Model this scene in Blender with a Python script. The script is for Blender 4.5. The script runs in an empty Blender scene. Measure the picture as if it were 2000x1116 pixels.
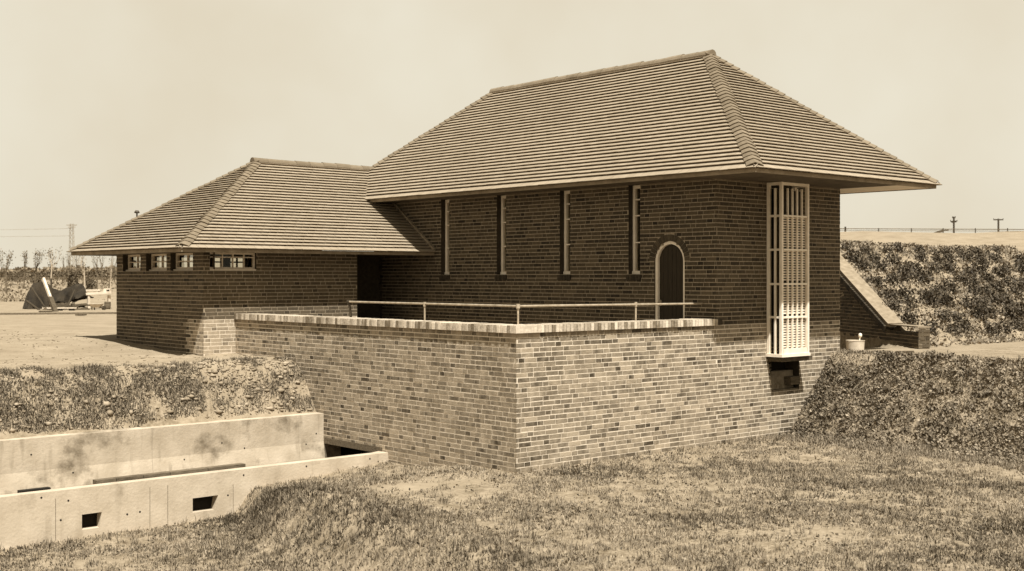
import bpy, math, random
import numpy as np
from mathutils import Vector, Matrix

rnd = random.Random(11)
rng = np.random.default_rng(11)
scn = bpy.context.scene
COL = scn.collection

# ------------------------------------------------------------------ camera frame
FPX = 2402.28
AL = math.radians(41.5394)
V0 = 542.8
CAM = np.array([-11.3849, -12.7592, 2.717])
FWD = np.array([math.sin(AL), math.cos(AL)])
RGT = np.array([math.cos(AL), -math.sin(AL)])


def ground_at(u, t):
    """plan point at horizontal bearing u (photo px) and forward distance t"""
    return CAM[:2] + FWD * t + RGT * (t * (u - 1000) / FPX)


def zat(v, t):
    return CAM[2] + (V0 - v) / FPX * t


# ------------------------------------------------------------------ helpers
def S(l):
    """warm monochrome: a grey of lightness l in the print's brown hue"""
    r = math.sqrt(max(l, 0.0))
    return (l * 1.08, l * (0.74 + 0.24 * r), l * (0.34 + 0.50 * r), 1.0)


def smooth(x):
    x = np.clip(x, 0, 1)
    return x * x * (3 - 2 * x)


_perm = rng.random((257, 257))


def vnoise(x, y, s=1.0, seed=0):
    x = np.asarray(x, float) / s + 37.3 * seed + 1000.0
    y = np.asarray(y, float) / s + 91.7 * seed + 1000.0
    xi = np.floor(x).astype(int); yi = np.floor(y).astype(int)
    fx = x - xi; fy = y - yi
    fx = fx * fx * (3 - 2 * fx); fy = fy * fy * (3 - 2 * fy)
    a = _perm[xi % 256, yi % 256]; b = _perm[(xi + 1) % 256, yi % 256]
    c = _perm[xi % 256, (yi + 1) % 256]; d = _perm[(xi + 1) % 256, (yi + 1) % 256]
    return (a * (1 - fx) + b * fx) * (1 - fy) + (c * (1 - fx) + d * fx) * fy


def fbm(x, y, s, seed=0, o=4):
    r = 0; a = .5; n = 0
    for i in range(o):
        r = r + a * vnoise(x, y, s / 2 ** i, seed + i); n += a; a *= .5
    return r / n


class MB:
    def __init__(self):
        self.v = []; self.f = []; self.m = []; self.t = []

    def poly(self, pts, m=0, t=.5):
        n = len(self.v); self.v.extend([tuple(p) for p in pts])
        self.f.append(tuple(range(n, n + len(pts)))); self.m.append(m); self.t.append(t)

    def hexa(self, p, m=0, t=.5, skip=()):
        """p: 8 corners, bottom ring 0-3, top ring 4-7"""
        n = len(self.v); self.v.extend([tuple(q) for q in p])
        for k, f in enumerate(((3, 2, 1, 0), (4, 5, 6, 7), (0, 1, 5, 4), (1, 2, 6, 5), (2, 3, 7, 6), (3, 0, 4, 7))):
            if k in skip: continue
            self.f.append(tuple(n + i for i in f)); self.m.append(m); self.t.append(t)

    def box(self, x0, x1, y0, y1, z0, z1, m=0, t=.5, skip=()):
        self.hexa([(x0, y0, z0), (x1, y0, z0), (x1, y1, z0), (x0, y1, z0),
                   (x0, y0, z1), (x1, y0, z1), (x1, y1, z1), (x0, y1, z1)], m, t, skip)

    def bar(self, a, b, w, h, m=0, t=.5, up=(0, 0, 1)):
        a = Vector(a); b = Vector(b); d = (b - a).normalized(); up = Vector(up)
        s = d.cross(up)
        if s.length < 1e-4: s = d.cross(Vector((1, 0, 0)))
        s.normalize(); u = s.cross(d).normalized()
        s = s * w / 2; u = u * h / 2
        self.hexa([a - s - u, b - s - u, b + s - u, a + s - u, a - s + u, b - s + u, b + s + u, a + s + u], m, t)

    def tube(self, pts, radii, n=8, m=0, t=.5, cap=True):
        pts = [Vector(p) for p in pts]
        if not hasattr(radii, '__len__'): radii = [radii] * len(pts)
        rings = []
        for i, p in enumerate(pts):
            d = (pts[min(i + 1, len(pts) - 1)] - pts[max(i - 1, 0)]).normalized()
            ref = Vector((0, 0, 1)) if abs(d.z) < .9 else Vector((1, 0, 0))
            s = d.cross(ref).normalized(); u = s.cross(d)
            base = len(self.v)
            for k in range(n):
                a = 2 * math.pi * k / n
                self.v.append(tuple(p + (s * math.cos(a) + u * math.sin(a)) * radii[i]))
            rings.append(base)
        for r0, r1 in zip(rings, rings[1:]):
            for k in range(n):
                self.f.append((r0 + k, r0 + (k + 1) % n, r1 + (k + 1) % n, r1 + k)); self.m.append(m); self.t.append(t)
        if cap:
            self.f.append(tuple(rings[0] + k for k in range(n))[::-1]); self.m.append(m); self.t.append(t)
            self.f.append(tuple(rings[-1] + k for k in range(n))); self.m.append(m); self.t.append(t)

    def build(self, name, mats, parent=None, smooth_=False):
        me = bpy.data.meshes.new(name)
        me.from_pydata(self.v, [], self.f)
        if not isinstance(mats, (list, tuple)): mats = [mats]
        for m in mats: me.materials.append(m)
        me.polygons.foreach_set('material_index', np.array(self.m, dtype=np.int32))
        at = me.attributes.new('tone', 'FLOAT', 'FACE')
        at.data.foreach_set('value', np.array(self.t, dtype=np.float32))
        if smooth_: me.polygons.foreach_set('use_smooth', np.ones(len(self.f), dtype=bool))
        me.update()
        return link(bpy.data.objects.new(name, me), parent)


def link(o, parent=None):
    COL.objects.link(o)
    if parent is not None:
        o.parent = parent
        loc = parent.location.copy() if parent.type == 'EMPTY' else Vector((0, 0, 0))
        o.matrix_parent_inverse = Matrix.Translation(-loc)
    return o


def np_mesh(name, verts, loops, counts, tone, mat, parent=None):
    """verts Nx3, flat loop indices, loop count per face, tone per face"""
    me = bpy.data.meshes.new(name)
    verts = np.ascontiguousarray(verts, dtype=np.float32)
    me.vertices.add(len(verts)); me.vertices.foreach_set('co', verts.ravel())
    me.loops.add(len(loops)); me.loops.foreach_set('vertex_index', np.asarray(loops, dtype=np.int32))
    counts = np.asarray(counts, dtype=np.int32)
    start = np.concatenate([[0], np.cumsum(counts)[:-1]]).astype(np.int32)
    me.polygons.add(len(counts)); me.polygons.foreach_set('loop_start', start)
    me.polygons.foreach_set('loop_total', counts)
    at = me.attributes.new('tone', 'FLOAT', 'FACE')
    at.data.foreach_set('value', np.asarray(tone, dtype=np.float32))
    me.materials.append(mat); me.update(calc_edges=True); me.validate()
    return link(bpy.data.objects.new(name, me), parent)


def empty(name, loc, label=None, cat=None, group=None, parent=None):
    o = bpy.data.objects.new(name, None); o.location = loc; o.empty_display_size = .2
    COL.objects.link(o)
    if parent is not None:
        o.parent = parent; o.matrix_parent_inverse = Matrix.Translation(-Vector(parent.location))
    tag(o, label, cat, group); return o


def tag(o, label=None, cat=None, group=None, kind=None):
    if label: o['label'] = label
    if cat: o['category'] = cat
    if group: o['group'] = group
    if kind: o['kind'] = kind
    return o


# ------------------------------------------------------------------ materials
def mat(name, c0, c1=None, scale=6.0, detail=6, rough=.9, bump=.25, bscale=45.0, tone=0.0, tnoise=.5,
        streak=None, blotch=None, spec=.3, stretch=None, metallic=0.0, bdist=.01):
    m = bpy.data.materials.new(name); m.use_nodes = True
    N = m.node_tree.nodes; L = m.node_tree.links
    b = N['Principled BSDF']; b.inputs['Roughness'].default_value = rough
    b.inputs['Specular IOR Level'].default_value = spec; b.inputs['Metallic'].default_value = metallic
    c1 = c1 or c0
    tc = N.new('ShaderNodeTexCoord'); src = tc.outputs['Object']
    if stretch:
        mp = N.new('ShaderNodeMapping'); mp.inputs['Scale'].default_value = stretch
        L.new(src, mp.inputs['Vector']); src = mp.outputs[0]
    n1 = N.new('ShaderNodeTexNoise'); n1.inputs['Scale'].default_value = scale; n1.inputs['Detail'].default_value = detail
    L.new(src, n1.inputs['Vector'])
    mr = N.new('ShaderNodeMapRange'); mr.inputs[1].default_value = .3; mr.inputs[2].default_value = .7
    L.new(n1.outputs['Fac'], mr.inputs[0]); fac = mr.outputs[0]
    if tone:
        at = N.new('ShaderNodeAttribute'); at.attribute_name = 'tone'
        a = N.new('ShaderNodeMath'); a.operation = 'MULTIPLY_ADD'; a.use_clamp = False
        L.new(fac, a.inputs[0]); a.inputs[1].default_value = tnoise; a.inputs[2].default_value = -tnoise / 2
        s = N.new('ShaderNodeMath'); s.operation = 'MULTIPLY_ADD'; s.use_clamp = True
        L.new(at.outputs['Fac'], s.inputs[0]); s.inputs[1].default_value = tone; L.new(a.outputs[0], s.inputs[2])
        fac = s.outputs[0]
    mx = N.new('ShaderNodeMix'); mx.data_type = 'RGBA'
    L.new(fac, mx.inputs[0]); mx.inputs[6].default_value = c0; mx.inputs[7].default_value = c1
    out = mx.outputs[2]
    if blotch:
        bc, bs, lo, hi, amt = blotch
        n2 = N.new('ShaderNodeTexNoise'); n2.inputs['Scale'].default_value = bs; n2.inputs['Detail'].default_value = 7
        n2.inputs['Roughness'].default_value = .65
        L.new(src, n2.inputs['Vector'])
        r2 = N.new('ShaderNodeMapRange'); r2.inputs[1].default_value = lo; r2.inputs[2].default_value = hi
        r2.inputs[4].default_value = amt
        L.new(n2.outputs['Fac'], r2.inputs[0])
        m2 = N.new('ShaderNodeMix'); m2.data_type = 'RGBA'; L.new(r2.outputs[0], m2.inputs[0])
        L.new(out, m2.inputs[6]); m2.inputs[7].default_value = bc; out = m2.outputs[2]
    if streak:
        sc_, ss, lo, hi, amt = streak
        mp2 = N.new('ShaderNodeMapping'); mp2.inputs['Scale'].default_value = ss; L.new(tc.outputs['Object'], mp2.inputs['Vector'])
        n4 = N.new('ShaderNodeTexNoise'); n4.inputs['Scale'].default_value = 1; n4.inputs['Detail'].default_value = 5; L.new(mp2.outputs[0], n4.inputs['Vector'])
        r4 = N.new('ShaderNodeMapRange'); r4.inputs[1].default_value = lo; r4.inputs[2].default_value = hi; r4.inputs[4].default_value = amt
        L.new(n4.outputs['Fac'], r4.inputs[0])
        m4 = N.new('ShaderNodeMix'); m4.data_type = 'RGBA'; L.new(r4.outputs[0], m4.inputs[0]); L.new(out, m4.inputs[6]); m4.inputs[7].default_value = sc_; out = m4.outputs[2]
    L.new(out, b.inputs['Base Color'])
    if bump:
        n3 = N.new('ShaderNodeTexNoise'); n3.inputs['Scale'].default_value = bscale; n3.inputs['Detail'].default_value = 5
        L.new(src, n3.inputs['Vector'])
        bp = N.new('ShaderNodeBump'); bp.inputs['Strength'].default_value = bump; bp.inputs['Distance'].default_value = bdist
        L.new(n3.outputs['Fac'], bp.inputs['Height']); L.new(bp.outputs[0], b.inputs['Normal'])
    return m


M = {}
M['brick'] = mat('shaded_brick', S(.016), S(.085), scale=14, tone=1.0, tnoise=.35, bump=.5, bscale=60)  # darker copy of the brick, for walls standing in shade
M['mortar'] = mat('mortar', S(.19), S(.30), scale=30, bump=.5, bscale=90)
M['litbrick'] = mat('sunlit_pale_brick', S(.045), S(.31), scale=9, tone=1.0, tnoise=.5, bump=.6, bscale=55,
                     blotch=(S(.45), 2.2, .55, .8, .5), streak=(S(.10), (2.6, 2.6, .3), .56, .76, .4))  # paler copy of the same brick, sunlight put into its colour
M['litmortar'] = mat('sunlit_pale_mortar', S(.50), S(.62), scale=25, bump=.5, bscale=90)  # mortar copy brightened for the sunlit walls
M['coping'] = mat('coping_brick', S(.14), S(.56), scale=20, tone=1.0, tnoise=.4, bump=.4, bscale=60)
M['inside'] = mat('plaster_inside', S(.10), S(.14), bump=0)
M['tile'] = mat('roof_tile', S(.20), S(.32), scale=9, tone=.6, tnoise=.25, bump=.25, bscale=50,
                blotch=(S(.22), 1.1, .5, .8, .35))
M['hip'] = mat('hip_tile', S(.11), S(.20), scale=10, tone=.7, tnoise=.3, bump=.3)
M['ridge'] = mat('ridge_tile', S(.13), S(.24), scale=10, tone=.7, tnoise=.5, bump=.3)
M['wood'] = mat('fascia_wood', S(.16), S(.26), scale=5, bump=.2)
M['soffit'] = mat('bounce_lit_soffit', S(.6), S(.72), scale=4, bump=.2, bscale=20)  # bounced light painted into the east overhang boards
M['shadedsoffit'] = mat('shaded_soffit_boards', S(.05), S(.09), scale=4, bump=.2, bscale=20)  # same boards darkened, shade put into the colour
M['white'] = mat('white_paint', S(.62), S(.74), scale=8, bump=.1, rough=.6)
M['slab'] = mat('weathered_slab', S(.16), S(.25), scale=9, bump=.4)
M['cream'] = mat('cream_paint', S(.42), S(.55), scale=8, bump=.1, rough=.6)
M['door'] = mat('dark_door', S(.02), S(.035), scale=9, bump=.2, stretch=(6, 6, .6))
M['rail'] = mat('galvanised_pipe', S(.20), S(.34), scale=12, bump=.1, rough=.5, spec=.5)
M['darkmetal'] = mat('dark_metal', S(.03), S(.05), bump=.1, rough=.6)
M['concrete'] = mat('concrete', S(.32), S(.43), scale=3.2, bump=.5, bscale=22, blotch=(S(.11), 1.5, .52, .66, .85), streak=(S(.17), (7, 7, .9), .56, .72, .6))
M['concrete2'] = mat('concrete_low', S(.35), S(.45), scale=2.6, bump=.45, bscale=25, blotch=(S(.2), 1.9, .55, .72, .6), streak=(S(.22), (6, 6, .8), .57, .74, .5))
M['hole'] = mat('recess_darkness', S(.008), S(.012), bump=0)  # near-black colour that paints the darkness of holes and recesses
M['timber'] = mat('old_timber', S(.06), S(.24), scale=7, tone=.6, bump=.4, stretch=(1, 5, 5))
M['paletimber'] = mat('pale_timber', S(.42), S(.58), scale=6, bump=.2)
M['canvas'] = mat('tarpaulin', S(.012), S(.035), scale=2.5, bump=.3, bscale=12, blotch=(S(.07), 1.4, .5, .7, .5))
M['grass'] = mat('grass', S(.03), S(.34), scale=3, tone=1.0, tnoise=.1, bump=0, spec=.15)
M['leaf'] = mat('leaf', S(.03), S(.29), scale=3, tone=1.0, tnoise=.1, bump=0, spec=.25, rough=.7)
M['stone'] = mat('stone', S(.15), S(.32), scale=10, tone=.6, bump=.4)
M['clod'] = mat('earth_clod', S(.18), S(.34), scale=10, tone=.6, bump=.5)
M['bark'] = mat('bark', S(.07), S(.16), scale=12, bump=.3)
M['palebark'] = mat('pale_bark', S(.3), S(.45), scale=12, bump=.3)
M['farleaf'] = mat('far_foliage', S(.05), S(.22), scale=3, tone=1.0, tnoise=.1, bump=0, spec=.1)
M['pole'] = mat('pole_wood', S(.03), S(.05), bump=.2)


def ground_mat():
    m = bpy.data.materials.new('ground'); m.use_nodes = True
    N = m.node_tree.nodes; L = m.node_tree.links; b = N['Principled BSDF']
    b.inputs['Roughness'].default_value = .95; b.inputs['Specular IOR Level'].default_value = .1
    tc = N.new('ShaderNodeTexCoord')

    def noise(s, d=7, r=.6):
        n = N.new('ShaderNodeTexNoise'); n.inputs['Scale'].default_value = s; n.inputs['Detail'].default_value = d
        n.inputs['Roughness'].default_value = r; L.new(tc.outputs['Object'], n.inputs['Vector']); return n.outputs['Fac']

    def mr(x, a, c, o0=0, o1=1):
        r = N.new('ShaderNodeMapRange'); r.inputs[1].default_value = a; r.inputs[2].default_value = c
        r.inputs[3].default_value = o0; r.inputs[4].default_value = o1; L.new(x, r.inputs[0]); return r.outputs[0]

    def mix(f, a, c):
        x = N.new('ShaderNodeMix'); x.data_type = 'RGBA'; L.new(f, x.inputs[0])
        for i, q in ((6, a), (7, c)):
            if isinstance(q, tuple): x.inputs[i].default_value = q
            else: L.new(q, x.inputs[i])
        return x.outputs[2]
    soil = mix(mr(noise(2.2), .35, .65), S(.12), S(.25))
    soil = mix(mr(noise(14), .45, .7), soil, S(.28))
    sand = mix(mr(noise(1.3), .3, .7), S(.19), S(.27))
    sand = mix(mr(noise(9), .57, .72, 0, .55), sand, S(.10))
    at = N.new('ShaderNodeAttribute'); at.attribute_name = 'sand'
    jit = N.new('ShaderNodeMath'); jit.operation = 'MULTIPLY_ADD'; L.new(noise(5), jit.inputs[0]); jit.inputs[1].default_value = .9
    jit.inputs[2].default_value = -.45
    s = N.new('ShaderNodeMath'); s.operation = 'ADD'; s.use_clamp = True; L.new(at.outputs['Fac'], s.inputs[0]); L.new(jit.outputs[0], s.inputs[1])
    L.new(mix(mr(s.outputs[0], .35, .65), soil, sand), b.inputs['Base Color'])
    bp = N.new('ShaderNodeBump'); bp.inputs['Strength'].default_value = .6; bp.inputs['Distance'].default_value = .04
    L.new(noise(11), bp.inputs['Height']); L.new(bp.outputs[0], b.inputs['Normal'])
    return m


M['ground'] = ground_mat()


def glass_mat():
    m = bpy.data.materials.new('window_glass'); m.use_nodes = True
    N = m.node_tree.nodes; L = m.node_tree.links
    for n in list(N):
        if n.type == 'BSDF_PRINCIPLED': N.remove(n)
    out = [n for n in N if n.type == 'OUTPUT_MATERIAL'][0]
    t = N.new('ShaderNodeBsdfTransparent'); t.inputs[0].default_value = (.9, .88, .83, 1)
    g = N.new('ShaderNodeBsdfGlossy'); g.inputs['Roughness'].default_value = .03; g.inputs[0].default_value = (.9, .87, .8, 1)
    f = N.new('ShaderNodeFresnel'); f.inputs[0].default_value = 1.45
    h = N.new('ShaderNodeMath'); h.operation = 'MULTIPLY'; h.inputs[1].default_value = .35; L.new(f.outputs[0], h.inputs[0])
    x = N.new('ShaderNodeMixShader'); L.new(h.outputs[0], x.inputs[0]); L.new(t.outputs[0], x.inputs[1]); L.new(g.outputs[0], x.inputs[2])
    L.new(x.outputs[0], out.inputs[0]); return m


M['glass'] = glass_mat()

# ------------------------------------------------------------------ brickwork
CH = 1.945 / 28          # one course
BRL, BRH, JT = .226, .108, .0150


def complement(ex, a, b):
    ex = sorted([(max(a, p), min(b, q)) for p, q in ex if q > a and p < b])
    out = []; c = a
    for p, q in ex:
        if p > c + 1e-6: out.append((c, p))
        c = max(c, q)
    if c < b - 1e-6: out.append((c, b))
    return out


def subtract(A, B):
    out = []
    for a, b in A: out += complement(B, a, b)
    return out


def brick_wall(mb, O, U, Nn, length, i0, ztop, openfn=None, thick=.25, ustart=0.0, prot=.002, jit=.0012, tb=0.0, seed=0,
               ends=(.002, .002), ztopfn=None, inner=True, rough=0.0, base=None, tsd=.2, lit_from=-9.0):
    """brick courses from course number i0 up to ztop; materials 0 brick, 1 mortar, 2 inside"""
    r = random.Random(seed + 5)
    O = Vector((O[0], O[1], 0)); U = Vector((U[0], U[1], 0)); Nn = Vector((Nn[0], Nn[1], 0))

    def P(u, d, z): return O + U * u + Nn * d + Vector((0, 0, z))
    prev = None; i = i0; mo = 0
    while i * CH < ztop - .012:
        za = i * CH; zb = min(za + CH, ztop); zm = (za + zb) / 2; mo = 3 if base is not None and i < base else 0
        exm, exb = openfn(zm) if openfn else ([], [])
        L1 = length if ztopfn is None else ztopfn(zm)
        if L1 <= .05: break
        keep = complement(exm, 0, L1)
        for a, b in keep:
            if mo and lit_from > a:
                c_ = min(max(lit_from + (.06 if i % 2 else -.06), a), b)
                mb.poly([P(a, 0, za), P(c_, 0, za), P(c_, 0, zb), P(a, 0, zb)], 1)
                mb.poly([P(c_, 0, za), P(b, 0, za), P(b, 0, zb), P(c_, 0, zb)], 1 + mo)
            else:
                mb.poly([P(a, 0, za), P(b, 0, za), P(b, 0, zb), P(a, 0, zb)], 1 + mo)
            if inner: mb.poly([P(b, -thick, za), P(a, -thick, za), P(a, -thick, zb), P(b, -thick, zb)], 2)
            if a > 0 or ztopfn: mb.poly([P(a, -thick, za), P(a, 0, za), P(a, 0, zb), P(a, -thick, zb)], 0, .25)
            if b < L1 - 1e-6 or ztopfn: mb.poly([P(b, 0, za), P(b, -thick, za), P(b, -thick, zb), P(b, 0, zb)], 0, .25)
        if prev is not None:
            for a, b in subtract(keep, prev):
                mb.poly([P(a, -thick, za), P(b, -thick, za), P(b, 0, za), P(a, 0, za)], 0, .2)
            for a, b in subtract(prev, keep):
                mb.poly([P(a, 0, za), P(b, 0, za), P(b, -thick, za), P(a, -thick, za)], 0, .3)
        prev = keep
        if zb > ztop - .03 or zb == ztop:
            for a, b in keep: mb.poly([P(a, 0, zb), P(b, 0, zb), P(b, -thick, zb), P(a, -thick, zb)], 1)
        # bricks
        kb = complement(exb, -ends[0], L1 + ends[1]) if exb else [(-ends[0], L1 + ends[1])]
        seq = (BRL, BRL, BRH) if i % 2 else (BRL, BRH, BRL)
        u = -ustart - (.0, .166, .055, .111)[i % 4] - .5; k = (i * 7) % 3
        while u < L1:
            w = seq[k % 3]; k += 1
            w2 = w + r.uniform(-.006, .006)
            a, b = u, u + w2; u = b + .0095 + r.uniform(-.002, .002)
            tn = min(1, max(0, r.gauss(.45, tsd) + tb + (.08 if w == BRL else -.10) + .4 * (float(fbm(u + seed * 9.1, za, 1.1, 2, 3)) - .5)))
            off = prot + r.uniform(-jit, jit)
            for p, q in kb:
                aa = max(a, p); bb = min(b, q)
                if bb - aa < .025: continue
                z0 = za + JT / 2 + r.uniform(-.0015, .0015); z1 = zb - JT / 2 + r.uniform(-.0015, .0015)
                j = [r.uniform(-rough, rough) for _ in range(4)]
                f = [P(aa, off + j[0], z0), P(bb, off + j[1], z0), P(bb, off + j[2], z1), P(aa, off + j[3], z1)]
                g = [P(aa, 0, z0), P(bb, 0, z0), P(bb, 0, z1), P(aa, 0, z1)]
                mb_i = mo if (aa + bb) / 2 > lit_from + (.06 if i % 2 else -.06) else 0
                mb.poly(f, mb_i, tn)
                for s in range(4):
                    e = (s + 1) % 4
                    mb.poly([g[s], g[e], f[e], f[s]], mb_i, tn)
        i += 1


def rects_fn(rs):
    def fn(z):
        e = [(a, b) for a, b, c, d in rs if c - 1e-4 <= z <= d + 1e-4]
        return e, e
    return fn


# geometry constants of the place
XF = 4.356; XR2 = 7.87; YW = 7.887; XWL = -.655; YB = 11.66; HALLY = 9.6; PORX = 2.73; PORY = 9.4
ZS = 4.33; ZSW = 3.19
BR = [M['brick'], M['mortar'], M['inside'], M['litbrick'], M['litmortar']]
PB = [M['litbrick'], M['litmortar'], M['inside']]

house = empty('brick_building', (4, 4, 0), 'low brick building with two tiled hipped roofs, tall lattice bay and arched door', 'building')

# ---- hall walls
mb = MB()
WIN = [7.08, 5.32, 3.54, 1.81]; WW = .135; WZ0 = 40 * CH; WZ1 = 4.33
DC = 1.005; DR = .335; DSP = 3.0


def f_open(z):
    e = [(c - WW, c + WW) for c in WIN if z > WZ0]
    m, b = list(e), list(e)
    if z < DSP:
        m.append((DC - DR, DC + DR)); b.append((DC - DR, DC + DR))
    else:
        for lst, r_ in ((m, DR), (b, DR + .118)):
            h = r_ * r_ - (z - DSP) ** 2
            if h > 0: lst.append((DC - math.sqrt(h), DC + math.sqrt(h)))
    return m, b


brick_wall(mb, (XF, 0), (0, 1), (-1, 0), HALLY, 20, ZS, f_open, thick=.3, seed=1)


def r_open(z):
    e = []
    if 1.5 < z < 4.25: e.append((5.76 - XF, 6.38 - XF))
    if 11 * CH < z < 1.375:
        k = (1.375 - z) / .6
        e.append((5.71 + .14 * k - XF, 6.62 - XF))
    return e, e


brick_wall(mb, (XF, 0), (1, 0), (0, -1), XR2 - XF, -12, ZS, r_open, thick=.3, ustart=XF, seed=2, tb=.06, base=28)  # courses below base are painted in the sunlit tone
mb.box(XR2 - .3, XR2, .02, HALLY, -.8, ZS, 0, .4)
mb.box(XF, XR2, HALLY - .3, HALLY, -.8, ZS - .002, 0, .4)
mb.box(XF + .31, XR2 - .31, .31, HALLY - .31, 1.3, 1.36, 2)
mb.build('hall_wall', BR, house)

# ---- wing walls
mb = MB()
W0, W1 = -.53, .44
WZB = 41 * CH
brick_wall(mb, (XWL, YW), (1, 0), (0, -1), PORX - XWL, 16, ZSW, rects_fn([(W0 - XWL, W1 - XWL, WZB, 3.3)]), thick=.23, seed=3, tb=.25, base=28)  # sunlight painted into the lower courses by the paler copy
LW = [(11.36, 10.54), (10.28, 9.39), (9.22, 8.30)]
brick_wall(mb, (XWL, YB), (0, -1), (-1, 0), YB - YW, 16, ZSW, rects_fn([(YB - a, YB - b, WZB, 3.3) for a, b in LW]), thick=.23, seed=4, tb=.12, base=28, lit_from=YB - 8.52)  # paler corner return paints the sunlit patch at the wall foot
BWX = [-.235, .32, .915, 1.49, 2.07]
brick_wall(mb, (PORX, YB), (-1, 0), (0, 1), PORX - XWL, 16, ZSW, rects_fn([(PORX - c - .22, PORX - c + .22, WZB, 3.3) for c in BWX]), thick=.2, seed=5)
mb.box(PORX - .2, PORX, YW + .02, YB, 1.2, ZSW, 0, .3)
mb.box(PORX, XF, PORY, PORY + .2, 1.2, ZSW, 0, .2)
mb.box(XWL + .24, PORX - .21, YW + .24, YB - .21, 1.3, 1.36, 2)
mb.build('wing_wall', BR, house)


# ------------------------------------------------------------------ windows
def window(name, parent, O, U, Nn, u0, u1, z0, z1, recess, fw, bu, bz, m, fd=.06, bw=.018, sill=True, sillw=.03, sd=.05):
    O = Vector((O[0], O[1], 0)); U = Vector((U[0], U[1], 0)); Nn = Vector((Nn[0], Nn[1], 0))

    def bx(mb_, a, b, d0, d1, c, d):
        p = lambda u, dd, z: O + U * u + Nn * dd + Vector((0, 0, z))
        mb_.hexa([p(a, d0, c), p(b, d0, c), p(b, d1, c), p(a, d1, c), p(a, d0, d), p(b, d0, d), p(b, d1, d), p(a, d1, d)])
    f = MB(); d1 = -recess; d0 = d1 - fd
    bx(f, u0, u0 + fw, d0, d1, z0, z1); bx(f, u1 - fw, u1, d0, d1, z0, z1)
    bx(f, u0 + fw, u1 - fw, d0, d1, z0, z0 + fw); bx(f, u0 + fw, u1 - fw, d0, d1, z1 - fw, z1)
    for b in bu: bx(f, b - bw / 2, b + bw / 2, d0 + .015, d1 - .006, z0 + fw, z1 - fw)
    for b in bz: bx(f, u0 + fw, u1 - fw, d0 + .017, d1 - .01, b - bw / 2, b + bw / 2)
    w = f.build(name, m, parent)
    g = MB(); bx(g, u0 + fw, u1 - fw, d0 + .024, d0 + .029, z0 + fw, z1 - fw); g.build('pane', M['glass'], w)
    if sill:
        s = MB(); bx(s, u0 - .003, u1 + .003, d1 - .01, d1 + sd, z0 - sillw, z0 - .001); s.build('sill', m, w)
    return w


for c in WIN:
    w = window('slot_window', house, (XF, 0), (0, 1), (-1, 0), c - WW, c + WW, WZ0 + .004, WZ1 - .003, .11, .055, [], [4.08, 3.80, 3.33], M['white'],
               fd=.07, bw=.02, sill=True, sillw=-.05, sd=.02)
    s = MB()
    for k in range(5):
        y = c - .165 + k * .069
        s.box(XF - .03 + rnd.uniform(-.004, .004), XF + .02, y, y + .06, WZ0 - .10, WZ0 - .008, 0, rnd.uniform(.05, .35))
    s.build('brick_sill', M['brick'], w)
window('strip_window', house, (XWL, YW), (1, 0), (0, -1), W0 - XWL, W1 - XWL, WZB + .03, ZSW - .003, .06, .035,
       [.30 - .0 + .12, .64, .87], [3.10], M['cream'], bw=.02)
for a, b in LW:
    window('casement_window', house, (XWL, YB), (0, -1), (-1, 0), YB - a, YB - b, WZB + .03, ZSW - .003, .11, .04,
           [YB - (a + b) / 2], [3.03], M['cream'], bw=.02)
for c in BWX:
    window('casement_window', house, (PORX, YB), (-1, 0), (0, 1), PORX - c - .22, PORX - c + .22, WZB + .02, ZSW - .003, .05, .04,
           [PORX - c], [3.06], M['cream'], bw=.03)

# ---- arched door
d = MB()
for s_ in (-1, 1):
    d.box(XF + .02, XF + .10, DC + s_ * DR - (.05 if s_ > 0 else 0), DC + s_ * DR + (0 if s_ > 0 else .05), 1.56, DSP)
NA = 24
for k in range(NA):
    a0 = math.pi * k / NA; a1 = math.pi * (k + 1) / NA
    q = []
    for x in (XF + .02, XF + .10):
        for r_, a in ((DR - .05, a0), (DR, a0), (DR, a1), (DR - .05, a1)):
            q.append((x, DC + r_ * math.cos(a), DSP + r_ * math.sin(a)))
    d.hexa(q)
door = d.build('arched_door', M['white'], house)
d = MB(); bw_ = (2 * DR - .1) / 6
for k in range(6):
    y0 = DC - DR + .05 + k * bw_; y1 = y0 + bw_ - .006
    for yy0, yy1 in ((y0, (y0 + y1) / 2), ((y0 + y1) / 2, y1)):
        h0 = math.sqrt(max(0, (DR - .05) ** 2 - (yy0 - DC) ** 2)); h1 = math.sqrt(max(0, (DR - .05) ** 2 - (yy1 - DC) ** 2))
        d.hexa([(XF + .07, yy0, 1.56), (XF + .12, yy0, 1.56), (XF + .12, yy1, 1.56), (XF + .07, yy1, 1.56),
                (XF + .07, yy0, DSP + h0), (XF + .12, yy0, DSP + h0), (XF + .12, yy1, DSP + h1), (XF + .07, yy1, DSP + h1)])
d.box(XF + .115, XF + .125, DC - DR + .02, DC + DR - .02, 1.56, DSP + .25)
d.build('door_panel', M['door'], door)
d = MB(); d.box(XF + .045, XF + .07, DC + DR - .10, DC + DR - .07, 2.24, 2.34); d.tube([(XF + .05, DC + DR - .085, 2.3), (XF + .0, DC + DR - .085, 2.3), (XF - .005, DC + DR - .16, 2.3)], .009, 6)
d.build('handle', M['rail'], door)
a_ = MB(); NV = 17
for k in range(NV):
    a0 = math.pi * (k + .06) / NV; a1 = math.pi * (k + .94) / NV; q = []
    pr_ = .012 + rnd.uniform(-.003, .003)
    for x in (XF - pr_, XF + .28):
        for r_, a in ((DR + .003, a0), (DR + .112, a0), (DR + .112, a1), (DR + .003, a1)):
            q.append((x, DC + r_ * math.cos(a), DSP + r_ * math.sin(a)))
    a_.hexa(q, 0, rnd.uniform(.35, .9))
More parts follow.
